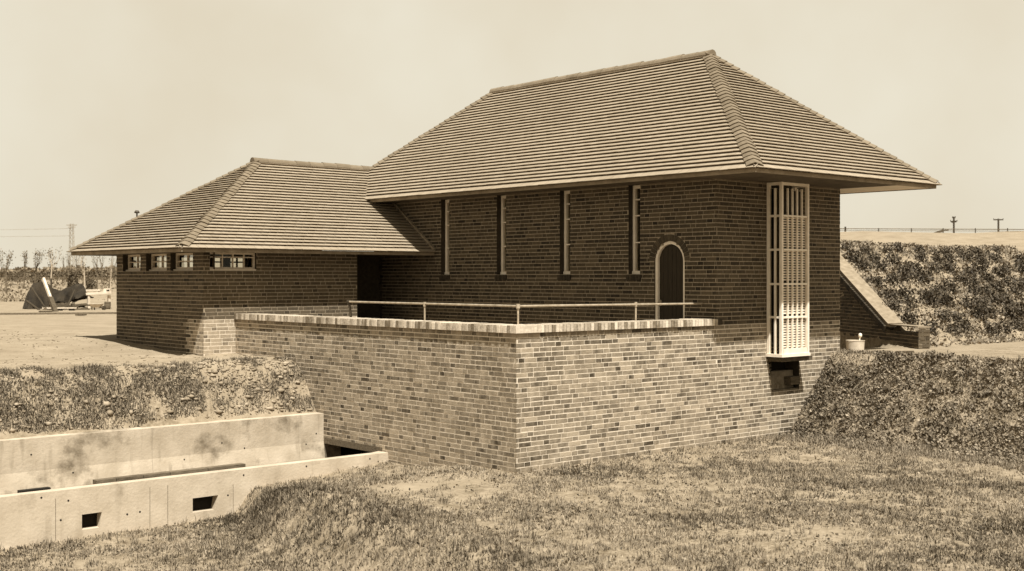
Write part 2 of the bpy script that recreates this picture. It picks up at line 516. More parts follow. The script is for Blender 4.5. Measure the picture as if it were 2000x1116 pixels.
for k in range(NV):   # mortar between the voussoirs
    a0 = math.pi * k / NV; a1 = math.pi * (k + 1) / NV; q = []
    for x in (XF - .003, XF + .27):
        for r_, a in ((DR + .004, a0), (DR + .110, a0), (DR + .110, a1), (DR + .004, a1)):
            q.append((x, DC + r_ * math.cos(a), DSP + r_ * math.sin(a)))
    a_.hexa(q, 1)
a_.build('brick_arch', [M['brick'], M['mortar']], house)

# ---- porch door in the recess
d = MB(); d.box(2.95, 3.8, PORY - .05, PORY - .004, 1.55, 3.1)
d.build('porch_door', M['door'], house)

# ---- lattice bay
BX0, BX1, BY, BZ0, BZ1 = 5.68, 6.465, -.32, 1.38, 4.328
TZ = [3.76, 3.19, 2.61, 2.05]
b = MB()
for x in (BX0, BX1 - .06):
    b.box(x + (.0 if x == BX0 else .012), x + (.048 if x == BX0 else .06), BY, BY + .05, BZ0 + .05, BZ1)
    b.box(x + (.004 if x == BX0 else .0), x + .056, -.062, -.008, BZ0 + .05, BZ1)
b.box(BX0 - .015, BX1 + .015, BY - .015, -.008, BZ0, BZ0 + .05)
b.box(BX0 + .06, BX1 - .06, BY + .002, BY + .05, BZ0 + .05, BZ0 + .14)
b.box(BX0 + .048, BX1 - .048, BY + .004, BY + .05, BZ1 - .05, BZ1 - .002); b.box(BX0 + .004, BX0 + .05, BY + .05, -.062, BZ1 - .05, BZ1 - .002); b.box(BX1 - .05, BX1 - .004, BY + .05, -.062, BZ1 - .05, BZ1 - .002)
for z in TZ:
    b.box(BX0 + .06, BX1 - .06, BY + .003, BY + .05, z - .016, z + .016)
    for x in (BX0, BX1 - .06): b.box(x + .01, x + .05, BY + .06, -.062, z - .018, z + .018)
for x in (BX0, BX1 - .06):
    b.box(x + .008, x + .048, -.185, -.155, BZ0 + .05, BZ1 - .1)
bay = b.build('bay_window', M['white'], house)
b = MB()
NCOL = 5; cw = (BX1 - BX0 - .12) / NCOL
for k in range(1, NCOL):
    x = BX0 + .06 + k * cw
    b.box(x - .011, x + .011, BY + .006, BY + .036, BZ0 + .14, BZ1 - .1)
b.build('mullions', M['white'], bay)
b = MB(); z = BZ0 + .16
while z < TZ[0] - .04:
    if min(abs(z - t) for t in TZ) > .03:
        b.hexa([(BX0 + .06, BY + .05, z), (BX1 - .06, BY + .05, z), (BX1 - .06, BY + .075, z + .006), (BX0 + .06, BY + .075, z + .006),
                (BX0 + .06, BY + .05, z + .019), (BX1 - .06, BY + .05, z + .019), (BX1 - .06, BY + .075, z + .025), (BX0 + .06, BY + .075, z + .025)])
    z += .0435
b.build('louvre', M['white'], bay)
b = MB()
for x in (BX0 + .028, BX1 - .034): b.box(x, x + .005, BY + .06, -.062, BZ0 + .06, BZ1 - .1)
b.build('pane', M['glass'], bay)
b = MB(); b.box(BX0 + .07, BX1 - .07, BY + .12, BY + .14, 1.5, 4.2); b.build('added_louvre_dark_backing', M['door'], bay)  # added dark sheet, keeps the gaps between the slats dark
# niche beneath the bay
b = MB()
b.box(5.6, 6.75, .305, .33, .70, 1.372, 0)
for k in range(5):
    z0 = .92 + k * .085
    b.hexa([(5.80 - k * .012, .02, z0), (6.12, .22, z0), (6.12, .25, z0), (5.78 - k * .012, .05, z0), (5.80 - k * .012, .02, z0 + .06), (6.12, .22, z0 + .06), (6.12, .25, z0 + .06), (5.78 - k * .012, .05, z0 + .06)], 1, .6)
b.box(6.36, 6.62, -.02, .3, .86, 1.0, 1, .2)
b.box(5.72, 6.6, -.29, .1, 1.30, 1.372, 1, .1)  # dark slab standing in for the shade under the bay
b.box(5.87, 6.61, .0, .3, 11 * CH, 11 * CH + .03, 1, .5)
b.build('niche_lining_and_shade', [M['hole'], M['timber']], house)

# ------------------------------------------------------------------ roofs
GAUGE = .105


def roof_plane(mb, p0, e, n, run, rise, lf, rf, seed=0, skipfn=None, wid=.165):
    r = random.Random(seed); p0 = Vector(p0); e = Vector((e[0], e[1], 0)); n = Vector((n[0], n[1], 0))
    sl = math.hypot(run, rise); nrm = (n * -rise + Vector((0, 0, run))) / sl
    nc = round(sl / GAUGE)

    def P(a, t, l): return p0 + e * a + n * (run * t) + Vector((0, 0, rise * t)) + nrm * l
    for i in range(nc):
        t0 = i / nc - (.012 if i == 0 else 0); t1 = min(1.0, (i + 1) / nc + .006)
        l0, r0, l1, r1 = lf(t0), rf(t0), lf(t1), rf(t1)
        a = math.floor(l0 / wid) * wid + (wid / 2 if i % 2 else 0) - wid
        wob = r.uniform(-.0015, .0015)
        while a < r0:
            b = a + wid - .005
            A0, B0 = max(a, l0), min(b, r0); A1, B1 = max(a, l1), min(b, r1)
            A1 = min(A1, max(B0, A0)); B1 = max(B1, A1)
            if B0 - A0 > .01 and not (skipfn and skipfn(i, (A0 + B0) / 2)):
                tn = min(1, max(0, r.gauss(.55, .12) + .3 * (float(vnoise(a, i * .1, .9, seed)) - .5)))
                dt = r.uniform(-.0006, .0006); ll = .047 + wob + r.uniform(-.0015, .0015); tw = r.uniform(-.0012, .0012)
                q = [P(A0, t0 + dt, ll + tw), P(B0, t0 + dt, ll - tw), P(B1, t1, .006), P(A1, t1, .006)]
                mb.poly(q, 0, tn)
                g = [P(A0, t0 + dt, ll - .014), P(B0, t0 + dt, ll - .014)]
                mb.poly([g[0], g[1], q[1], q[0]], 0, tn * .3)  # lip and underside toned darker, their shade put into the colour
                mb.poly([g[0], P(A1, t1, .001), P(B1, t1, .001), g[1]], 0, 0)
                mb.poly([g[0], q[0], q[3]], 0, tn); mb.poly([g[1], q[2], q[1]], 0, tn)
            a += wid
    L0, R0, L1, R1 = lf(0), rf(0), lf(1), rf(1)
    mb.poly([P(L0, 0, -.001), P(R0, 0, -.001), P(R1, 1, -.001), P(L1, 1, -.001)], 0, .2)


def hip_tiles(mb, H0, H1, eA, nA, eB, nB, nc, w=.165, seed=0):
    """bonnet tiles down a hip; eA/eB unit eave directions away from the hip, nA/nB slope normals"""
    r = random.Random(seed); H0 = Vector(H0); H1 = Vector(H1)
    eA = Vector(eA); eB = Vector(eB); nA = Vector(nA).normalized(); nB = Vector(nB).normalized(); nm = (nA + nB).normalized()
    for i in range(nc):
        t0 = i / nc - (.004 if i == 0 else 0); t1 = min(1.0, (i + 1.25) / nc); dt = .5 / nc
        ww = w * r.uniform(.9, 1.08); lc = .070 + r.uniform(-.005, .006); ls = .054 + r.uniform(-.004, .004)
        H = lambda t: H0.lerp(H1, min(1, t))
        tn = min(1, max(0, r.gauss(.5, .2)))
        c0 = H(t0 + dt * .8) + nm * lc; c1 = H(t1 + dt) + nm * (lc - .022)
        for e_, n_ in ((eA, nA), (eB, nB)):
            s0 = H(t0) + e_ * ww + n_ * ls; s1 = H(t1) + e_ * ww * .92 + n_ * (ls - .02)
            mid0 = (c0 + s0) / 2 + n_ * .006; mid1 = (c1 + s1) / 2 + n_ * .004
            mb.poly([c0, mid0, mid1, c1], 0, tn); mb.poly([mid0, s0, s1, mid1], 0, tn * .95)
            dn = .018
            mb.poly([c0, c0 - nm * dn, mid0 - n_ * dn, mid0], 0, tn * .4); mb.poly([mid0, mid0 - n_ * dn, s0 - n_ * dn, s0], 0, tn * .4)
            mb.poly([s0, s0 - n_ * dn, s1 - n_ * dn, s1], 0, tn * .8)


def ridge_tiles(mb, A, B, rad=.105, seg=.34, seed=0):
    r = random.Random(seed); A = Vector(A); B = Vector(B); d = (B - A); Lg = d.length; d.normalize()
    s = d.cross(Vector((0, 0, 1))).normalized(); n = max(1, round(Lg / seg)); st = Lg / n
    for i in range(n):
        a = A + d * (i * st - .01); b = A + d * ((i + 1) * st + .012)
        r0 = rad * r.uniform(.97, 1.05); r1 = r0 * .93; tn = r.uniform(.2, .8); jz = Vector((0, 0, r.uniform(-.006, .006)))
        ra = []; rb = []
        for k in range(9):
            an = math.pi * (-.12 + 1.24 * k / 8)
            o = s * math.cos(an) + Vector((0, 0, 1)) * math.sin(an)
            ra.append(a + o * r0 + jz); rb.append(b + o * r1 + jz)
        for k in range(8): mb.poly([ra[k], ra[k + 1], rb[k + 1], rb[k]], 0, tn)
        mb.poly(ra[::-1], 0, tn * .5); mb.poly(rb, 0, tn * .5)


# main roof
EX0, EX1 = XF - .662, 9.009; EY0 = -1.2912; RY1, RY2 = 1.7909, 7.8208; EY1 = RY2 + (RY1 - EY0)
RX = 6.3534; ZE = 4.384; ZR = 6.819; RISE = ZR - ZE
RUNX = RX - EX0; RUNX2 = EX1 - RX; RUNY = RY1 - EY0
mb = MB()
LEN = EY1 - EY0
# front slope (faces -x): along +y
roof_plane(mb, (EX0, EY0, ZE), (0, 1), (1, 0), RUNX, RISE, lambda t: RUNY * t, lambda t: LEN - RUNY * t, 1)
roof_plane(mb, (EX1, EY1, ZE), (0, -1), (-1, 0), RUNX2, RISE, lambda t: RUNY * t, lambda t: LEN - RUNY * t, 2)
WID = EX1 - EX0
roof_plane(mb, (EX0, EY0, ZE), (1, 0), (0, 1), RUNY, RISE, lambda t: RUNX * t, lambda t: WID - RUNX2 * t, 3)
roof_plane(mb, (EX1, EY1, ZE), (-1, 0), (0, -1), RUNY, RISE, lambda t: RUNX2 * t, lambda t: WID - RUNX * t, 4)
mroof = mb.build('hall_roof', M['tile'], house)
mb = MB()
nF = (-RISE, 0, RUNX); nR = (0, -RISE, RUNY); nBk = (RISE, 0, RUNX2); nL = (0, RISE, RUNY)
hip_tiles(mb, (EX0, EY0, ZE), (RX, RY1, ZR), (0, 1, 0), nF, (1, 0, 0), nR, 35, seed=1)
hip_tiles(mb, (EX1, EY0, ZE), (RX, RY1, ZR), (-1, 0, 0), nR, (0, 1, 0), nBk, 35, seed=2)
hip_tiles(mb, (EX0, EY1, ZE), (RX, RY2, ZR), (0, -1, 0), nF, (1, 0, 0), nL, 35, seed=3)
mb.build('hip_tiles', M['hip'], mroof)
mb = MB(); ridge_tiles(mb, (RX, RY1 - .08, ZR - .01), (RX, RY2 + .08, ZR - .01), seed=4); mb.build('ridge_tiles', M['ridge'], mroof)


def eave_trim(parent, x0, x1, y0, y1, zt, zs, x1b=None, openside=()):
    f = MB(); i = .022; th = .03
    f.box(x0 + i, x0 + i + th, y0 + i, y1 - i, zs - .012, zt - .004)
    if 'r' not in openside: f.box(x1 - i - th, x1 - i, y0 + i, y1 - i, zs - .012, zt - .004)
    f.box(x0 + i + th, x1 - (i + th if 'r' not in openside else 0), y0 + i, y0 + i + th, zs - .012, zt - .004)
    f.box(x0 + i + th, x1 - (i + th if 'r' not in openside else 0), y1 - i - th, y1 - i, zs - .012, zt - .004)
    f.build('fascia', M['wood'], parent)
    s = MB(); nx = max(1, int((y1 - y0) / .14)); a = x0 + i + th + .002; b = x1 - (i + th + .002 if 'r' not in openside else .002)
    h = (y1 - y0 - 2 * (i + th + .002)) / nx
    for k in range(nx):
        yy = y0 + i + th + .002 + k * h
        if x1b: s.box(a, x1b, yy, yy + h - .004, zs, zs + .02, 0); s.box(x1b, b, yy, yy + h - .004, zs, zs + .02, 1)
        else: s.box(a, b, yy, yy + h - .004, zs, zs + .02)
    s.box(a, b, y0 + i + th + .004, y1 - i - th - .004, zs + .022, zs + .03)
    s.build('soffit', [M['shadedsoffit'], M['soffit']], parent)


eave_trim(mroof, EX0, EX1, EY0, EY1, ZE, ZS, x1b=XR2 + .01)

# wing roof
VX0 = -1.3447; VY0 = 7.4049; VYR = 9.9848; VXR = 1.6504; VZE = 3.244; VZR = 5.133; VY1 = 12.40
VR = VZR - VZE; VRX = VXR - VX0; VRY = VYR - VY0; VRY1 = VY1 - VYR
mb = MB()
roof_plane(mb, (VX0, VY0, VZE), (1, 0), (0, 1), VRY, VR, lambda t: VRX * t, lambda t: (XF - .02 if t < .6 else 4.75) - VX0, 11,
           skipfn=None)
roof_plane(mb, (VX0, VY1, VZE), (0, -1), (1, 0), VRX, VR, lambda t: VRY1 * t, lambda t: VY1 - VY0 - VRY * t, 12)
roof_plane(mb, (4.7, VY1, VZE), (-1, 0), (0, -1), VRY1, VR, lambda t: 0, lambda t: 4.7 - VX0 - VRX * t, 13)
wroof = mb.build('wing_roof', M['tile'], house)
mb = MB()
hip_tiles(mb, (VX0, VY0, VZE), (VXR, VYR, VZR), (0, 1, 0), (-VR, 0, VRX), (1, 0, 0), (0, -VR, VRY), 31, w=.145, seed=5)
hip_tiles(mb, (VX0, VY1, VZE), (VXR, VYR, VZR), (0, -1, 0), (-VR, 0, VRX), (1, 0, 0), (0, VR, VRY1), 31, w=.145, seed=6)
mb.build('hip_tiles', M['hip'], wroof)
mb = MB(); ridge_tiles(mb, (VXR - .1, VYR, VZR - .01), (4.62, VYR, VZR - .01), rad=.1, seed=7); mb.build('ridge_tiles', M['hip'], wroof)
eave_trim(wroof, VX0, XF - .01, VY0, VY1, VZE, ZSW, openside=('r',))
mb = MB(); mb.bar((XF - .03, VY0 + .0, VZE + .045), (XF - .03, VY0 + 1.6, VZE + .045 + 1.6 * VR / VRY), .05, .06)
mb.bar((EX0 + .0, VY0 + 1.58, ZE + .03), (EX0 + .0 + .8, VY0 + 2.55, ZE + .03 + .71), .04, .02)
mb.build('flashing', M['wood'], wroof)
# vent pipe behind the far hip
mb = MB(); mb.tube([(-.16, 11.78, 3.6), (-.16, 11.78, 4.07)], .016, 8); mb.tube([(-.16, 11.78, 4.07), (-.16, 11.78, 4.09), (-.16, 11.78, 4.13)], [.04, .06, .03], 10)
mb.build('vent_pipe', M['darkmetal'], wroof)

# ------------------------------------------------------------------ terrace
tw = empty('terrace_wall', (.1, .1, 0), 'sunlit pale brick terrace wall with upright brick coping, standing before the building', 'wall')
mb = MB()
lint = [(3.19, 4.86, -1.0, .03)]
brick_wall(mb, (0, YW), (0, -1), (-1, 0), YW, -12, 28 * CH, rects_fn([(YW - 4.86, YW - 3.19, -1.2, .03)]), thick=.33, seed=21, prot=.0021, jit=.0009, rough=.0006, tb=.10, tsd=.19, ends=(0, .004))
brick_wall(mb, (0, 0), (1, 0), (0, -1), XF, -12, 28 * CH, None, thick=.33, seed=22, prot=.0025, jit=.0015, rough=.001, tb=.06, ends=(.004, 0))
mb.build('brick_face', PB, tw)
mb = MB(); C0 = 28 * CH; OV = .045; CT = C0 + .105


def soldier(a, b, fixed, axis):
    n = round((b - a) / .071); st = (b - a) / n
    for k in range(n):
        p = a + k * st; q = p + st - .012; j = rnd.uniform(-.005, .005); jt = rnd.uniform(-.003, .003)
        tn = min(1, max(0, rnd.gauss(.5, .36)))
        if axis == 'y': mb.box(-OV + j, .36, p, q, C0, CT + jt, 0, tn)
        else: mb.box(p, q, -OV + j, .36, C0, CT + jt, 0, tn)


soldier(-OV, YW - .004, 0, 'y'); soldier(.365, XF - .002, 0, 'x')
mb.box(-OV + .024, .35, -OV + .024, YW - .01, C0 + .002, CT - .006, 1)
mb.box(.352, XF - .01, -OV + .024, .35, C0 + .003, CT - .007, 1)
for k in range(4): mb.box(XF + .003 + k * .03, XF + .028 + k * .03, -.03, -.004, C0 + .005, CT, 2, rnd.uniform(.2, .6))  # coping end in the eave shadow, darkened by the shaded brick
mb.build('coping', [M['coping'], M['litmortar'], M['brick']], tw)
mb = MB(); mb.box(-.004, .32, 3.19, 4.86, -.075, .026, 0, .4); mb.build('lintel', M['timber'], tw)
mb = MB(); mb.box(.0, 1.2, 3.1, 4.95, -1.2, -1.1); mb.box(1.2, 1.3, 3.1, 4.95, -1.2, .3); mb.box(.34, 1.2, 3.02, 3.1, -1.2, .3); mb.box(.34, 1.2, 4.95, 5.0, -1.2, .3); mb.box(.34, 1.2, 3.1, 4.95, .1, .2)
mb.build('intake_chamber_darkness', M['hole'], tw)
mb = MB(); mb.box(.331, XF + .0 - .011, .331, YW - .012, 1.3, 1.55); mb.box(PORX + .002, XF - .011, YW - .012, PORY - .002, 1.3, 1.548)
tag(mb.build('terrace_floor', M['inside']), kind='structure')

rl = empty('handrail', (.3, .3, 1.55), 'thin pale pipe handrail running round the terrace above the coping', 'railing')
RZ = 2.312
mb = MB(); mb.tube([(.3, 4.58, RZ), (.3, .3, RZ)], .017, 10); mb.tube([(.3, .3, RZ), (XF - .002, .3, RZ - .02)], .017, 10)
mb.tube([(.3, .3, RZ - .03), (.3, .3, RZ + .03)], .03, 10)
mb.build('rail', M['rail'], rl)
for p in ((.3, .3), (.3, 2.48), (2.76, .3)):
    mb = MB(); mb.tube([(p[0], p[1], 1.555), (p[0], p[1], RZ - .02)], .014, 8); mb.tube([(p[0], p[1], RZ - .045), (p[0], p[1], RZ + .026)], .024, 8); mb.build('post', M['rail'], rl)
mb = MB(); mb.tube([(.3, 4.57, RZ), (.43, 4.6, 1.555)], .021, 8); mb.tube([(.3, 4.55, RZ), (.3, 4.61, RZ)], .032, 8); mb.build('post', M['darkmetal'], rl)

# ------------------------------------------------------------------ concrete channel
mb = MB()
XA = -14.0; Y0, Y1 = 3.03, 3.19; ZT = -.035; ZB = -1.3
HO = [(-4.92, -4.65, -4.69, -.585, -.385), (-3.345, -2.95, -3.02, -.56, -.36)]
xs = [XA]
for h in HO: xs += [h[0], h[1]]
xs.append(-.002)
for k in range(0, len(xs), 2): mb.box(xs[k], xs[k + 1], Y0, Y1, ZB, ZT, 0)
for a, b1, b0, z0, z1 in HO:
    mb.box(a, b1, Y0, Y1, ZB, z0, 0); mb.box(a, b1, Y0, Y1, z1, ZT, 0)
    mb.hexa([(b0, Y0, z0), (b1, Y0, z0), (b1, Y1, z0), (b0 + .03, Y1, z0), (b1 - .002, Y0, z1), (b1, Y0, z1), (b1, Y1, z1), (b1 - .002, Y1, z1)], 0)
    mb.box(a, b1, Y1 - .015, Y1 - .002, z0, z1, 1)  # black sheet paints the darkness inside the opening
for x, z in ((-5.45, -.10), (-5.1, -.18), (-5.2, -.42), (-4.3, -.46), (-4.12, -.45), (-2.55, -.12), (-.35, -.10), (-2.8, -.38), (-1.5, -.1)):
    mb.tube([(x, Y0 - .002, z), (x, Y0 + .02, z)], .014, 8, 1)  # dark discs paint the shade of small tie holes
for x in (-5.27, -3.98, -3.72, -2.72):
    mb.box(x, x + .006, Y0 - .0025, Y0 + .01, -.75, ZT - .1 - .1 * (x > -3), 2)
mb.hexa([(-.34, Y1, -.3), (-.002, Y1, -.3), (-.002, Y1 + .1, -.3), (-.2, Y1 + .02, -.3), (-.34, Y1, ZT - .003), (-.002, Y1, ZT - .003), (-.002, Y1 + .1, ZT - .003), (-.2, Y1 + .02, ZT - .003)], 0)
tag(mb.build('channel_wall', [M['concrete2'], M['hole'], M['timber']]), 'low concrete channel wall with two dark square openings, nearest the grass', 'wall')
mb = MB()
pf = [(4.74, -1.3), (4.835, -.30), (4.88, -.04), (4.88, .43), (5.13, .43), (5.13, -1.3)]
for x0, x1 in ((XA, -3.075), (-3.071, -.004)):
    for k in range(len(pf)):
        p, q = pf[k], pf[(k + 1) % len(pf)]
        mb.poly([(x0, p[0], p[1]), (x0, q[0], q[1]), (x1, q[0], q[1]), (x1, p[0], p[1])], 0)
    mb.poly([(x0, *p) for p in pf], 0); mb.poly([(x1, *p) for p in pf[::-1]], 0)
for x, z in ((-1.9, .1), (-1.5, -.02), (-.35, -.06), (-2.55, -.1), (-4.3, -.12), (-4.9, .2), (-.15, .1)):
    yy = 4.88 if z > -.04 else 4.88 + (z + .04) * .17
    mb.tube([(x, yy - .003, z), (x, yy + .02, z)], .013, 8, 1)  # tie holes as dark discs, shade put into the colour
mb.box(-5.15, -4.72, 4.62, 4.72, -.40, -.255, 1)  # black box painted in place of a shaded opening
tag(mb.build('retaining_wall', [M['concrete'], M['hole']]), 'tall stained concrete retaining wall below the earth bank, farther channel side', 'wall')
mb = MB(); x = -4.13
for L_ in (.3, .42, .42, .62, .65):
    mb.bar((x, 4.50, -.275), (x + L_ - .012, 4.50, -.273), .14, .15, 0, rnd.uniform(.1, .8)); x += L_
tag(mb.build('channel_plank', M['timber']), 'row of dark weathered timbers lying along the foot of the tall channel wall', 'timber')

# ------------------------------------------------------------------ terrain
WA = np.array([10.10, -.50]); WD = np.array([.5524, .8336]); WN = np.array([.8336, -.5524])


def H(x, y, raw=False):
    x = np.asarray(x, float); y = np.asarray(y, float)
    T = (x - CAM[0]) * FWD[0] + (y - CAM[1]) * FWD[1]; R = (x - CAM[0]) * RGT[0] + (y - CAM[1]) * RGT[1]
    # lawn with the dip toward the channel wall
    xe = np.interp(y, [-6, -3.1, 2.9], [-4.1, -3.55, -2.55]) + .25 * (fbm(x * 0, y, .9, 17) - .5)
    st = smooth((xe - x + .12) / np.interp(y, [-3, 1.5, 2.9], [1.1, .75, .35]))
    de = np.interp(x, [-2.5, -1.92, -.6, 0, 1.2], [.36, .31, .22, .19, 0]) * smooth((y - .3) / 2.6)
    lawn = -(de * (1 - st) + .69 * st)
    lawn = lawn + .05 * np.exp(-((xe - x + .0) / .5) ** 2)
    lawn = lawn + (.05 * (fbm(x, y, 1.3, 3) - .5) + .05 * (fbm(x, y, .35, 5) - .5)) * smooth((np.abs(y) + np.abs(x)) / .8)
    # right-hand bank
    toe = 6.28 + .12 * smooth(-y / 4); k = np.clip((x - toe + .05) / 1.38, 0, 1); k = np.where(k < .15, k * k / .3 + 0 * k, k - .075) / .925
    bankn = (fbm(x, y, .5, 8) - .5) * .16 * smooth((x - toe) * 2) * smooth((8.2 - x) / .8) * smooth((-y - .02) / .5)
    right = 1.36 * np.clip(k, 0, 1) + bankn
    lawn = lawn * smooth((6.6 - x) / .6)
    front = lawn + right
    # plateau behind the channel
    kk = np.clip((y - 5.10 - .16 * (fbm(x, y * 0, .8, 4) - .5)) / (.82 + .0 * x), 0, 1)
    back = .40 + .90 * (1 - (1 - kk) ** 1.5) + (fbm(x, y, .45, 6) - .5) * .12 * smooth(kk * 4) * smooth((9.5 - y) / 2)
    back = back + .16 * smooth((y - 8.5) / 4) + (fbm(x, y, 6, 9) - .5) * .1 * smooth((y - 12) / 10)
    chan = np.full_like(x, -1.15)
    left = np.where(y < 3.11, front, np.where(y < 5.02, chan, back))
    left = np.where((x < 1.36) & (x > -.2) & (y > 2.95) & (y < 5.12) & (x >= 0), -1.3, left)
    # east side
    w = WN[0] * (x - WA[0]) + WN[1] * (y - WA[1])
    emb = np.clip((y + .2) * .555, 0, 2.14);
    emb = emb + (fbm(x, y, .6, 12) - .5) * .16 * smooth((y - .1) * 2)
    ml = smooth((w + .30) / .25)
    dk = 1.42 * smooth((T - 44) / 15) * smooth((x - 14) / 10) + .12 * (fbm(x, y, 5, 15) - .5) * smooth((T - 44) / 8)
    east = 1.36 - .28 * smooth((y - .2) / 2.5) * (1 - ml) + ml * emb * smooth((x - 8) / .6) + dk * ml
    z = np.where(x < .15, left, np.where(x > 7.9, np.where(y > -.6, east, front), np.where(y < .12, front, np.where(y > 11.9, 1.3, 1.1))))
    zb = np.where((y > -.6) & (y < .12) & (x > 7.9), front + (east - front) * smooth((y + .6) / .7), z)
    z = np.where(x > 7.9, zb, z)
    z = np.where((x >= 0) & (y > 11.9), np.where(w > -.3, z * 0 + east, 1.46), z)
    z = np.where((x >= .15) & (x < 1.36) & (y > 2.95) & (y < 5.12), -1.3, z)
    z = z + 1.15 * smooth((T - 66) / 9) * smooth((3 - R) / 6) * (y > 12)
    # finer ruggedness of the sandy plateau
    z = z + np.where((x < .2) & (y > 5.6) & (y < 40), (fbm(x, y, .22, 20) - .5) * .06, 0)
    return z


def sandiness(x, y):
    s = np.zeros_like(x) + .12
    s = np.where((x < 0) & (y > 5.0), .15 + .85 * smooth((y - 5.45 - .35 * (x + 2) * .25) / .45), s)
    s = np.where((x < 0) & (y > 5) & (x > -2.2), np.maximum(s, .55), s)
    s = np.where(y > 12, .95, s)
    s = np.where((x > 7.45) & (x < 8.6) & (y < .4), .95, s)
    s = np.where((x > 8.5) & (y < .3) & (y > -1.2), .55, s)
    s = np.where((x > 8.2) & (y > .25) & (y < 4), .35, s)
    s = np.where((x > 8.5) & (y > 9), .95, s)
    bare = np.exp(-(((x + .55) / .9) ** 2 + ((y - 1.7) / .9) ** 2)) + .9 * np.exp(-(((x + 1.6) / 1.1) ** 2 + ((y - .2) / .6) ** 2)) + .8 * np.exp(-(((x - 3.4) / 3.4) ** 2 + ((y + .15) / .22) ** 2))
    s = np.where((y < 3.1) & (x < 6.2), .12 + .8 * np.clip(bare, 0, 1), s)
    T = (x - CAM[0]) * FWD[0] + (y - CAM[1]) * FWD[1]; R = (x - CAM[0]) * RGT[0] + (y - CAM[1]) * RGT[1]
    s = np.where((R < 2) & (T > 66), .12, s)
    return s


def axis(lo, hi, st, far, extra=()):
    a = list(np.arange(lo, hi + 1e-6, st)); s = st; v = hi
    while v < far: s *= 1.22; v += s; a.append(v)
    s = st; v = lo
    while v > -far: s *= 1.22; v -= s; a.insert(0, v)
    a += list(extra); return np.array(sorted(set(np.round(a, 4))))


gx = axis(-8.0, 13.0, .11, 2500, (.14, .16, 7.89, 7.91)); gy = axis(-8.5, 8.0, .11, 2500, (3.10, 3.12, 5.01, 5.03, .11, .13))
GX, GY = np.meshgrid(gx, gy, indexing='ij'); GZ = H(GX, GY)
nx, ny = GX.shape
V = np.stack([GX.ravel(), GY.ravel(), GZ.ravel()], 1)
I = np.arange(nx * ny).reshape(nx, ny)
Q = np.stack([I[:-1, :-1], I[1:, :-1], I[1:, 1:], I[:-1, 1:]], -1).reshape(-1, 4)
go = np_mesh('ground', V, Q.ravel(), np.full(len(Q), 4), np.zeros(len(Q)), M['ground'])
sa = go.data.attributes.new('sand', 'FLOAT', 'POINT'); sa.data.foreach_set('value', sandiness(GX, GY).ravel().astype(np.float32))
go.data.polygons.foreach_set('use_smooth', np.ones(len(Q), dtype=bool))
tag(go, kind='structure')


# ------------------------------------------------------------------ vegetation scatter
def blades(name, xy, h, w, tone, lean=.6, mat_=None, sink=.01):
    n = len(xy); z = H(xy[:, 0], xy[:, 1]) - sink
    a = rng.random(n) * 2 * np.pi; f = a + rng.normal(0, .8, n)
    dx = np.cos(a) * w / 2; dy = np.sin(a) * w / 2
    ln = h * lean * rng.random(n); lx = np.cos(f + 1.57) * ln; ly = np.sin(f + 1.57) * ln
    B = np.stack([xy[:, 0], xy[:, 1], z], 1)
    o = lambda px, py, pz: B + np.stack([px, py, pz], 1)
    hz = np.sqrt(np.maximum(h * h - ln * ln * .8, (h * .25) ** 2))
    v = np.stack([o(-dx, -dy, 0 * z), o(dx, dy, 0 * z), o(dx * .8 + lx * .35, dy * .8 + ly * .35, hz * .6), o(-dx * .8 + lx * .35, -dy * .8 + ly * .35, hz * .6), o(lx, ly, hz)], 1).reshape(-1, 3)
    b = (np.arange(n) * 5)[:, None]
    lp = np.concatenate([b + np.array([[0, 1, 2, 3]]), b + np.array([[3, 2, 4]])], 1).ravel()
    return np_mesh(name, v, lp, np.tile([4, 3], n), np.repeat(tone, 2), mat_ or M['grass'])


def leaf_arrays(P, size, tone, up=.5):
    n = len(P); d = rng.normal(0, 1, (n, 3)); d[:, 2] = np.abs(d[:, 2]) * up + .1; d /= np.linalg.norm(d, axis=1)[:, None]
    r = rng.normal(0, 1, (n, 3)); s = np.cross(d, r); s /= np.linalg.norm(s, axis=1)[:, None]
    L = size[:, None] * d; Sd = size[:, None] * .33 * s; nn = np.cross(d, s) * size[:, None] * .12
    v = np.stack([P, P + L * .5 + Sd + nn, P + L, P + L * .5 - Sd + nn], 1).reshape(-1, 3)
    return v


def leaves(name, P, size, tone, mat_, up=.5, parent=None):
    n = len(P); v = leaf_arrays(P, size, tone, up); lp = np.arange(n * 4)
    return np_mesh(name, v, lp, np.full(n, 4), tone, mat_, parent)


def in_view(xy, m=60, z=None):
    d = xy - CAM[:2]; t = d @ FWD; r = d @ RGT; u = 1000 + FPX * r / np.maximum(t, .1)
    return (t > 9.5) & (u > -m) & (u < 2000 + m)


def tufts(n, x0, x1, y0, y1, per, spread):
    c = np.stack([rng.uniform(x0, x1, n), rng.uniform(y0, y1, n)], 1)
    return c


# lawn grass
def lawn_ok(xy):
    x, y = xy[:, 0], xy[:, 1]
    return in_view(xy) & np.where(x < 0, y < 3.0, y < -.015) & (x < 6.5) & ~((x > -.05) & (y > -.03))


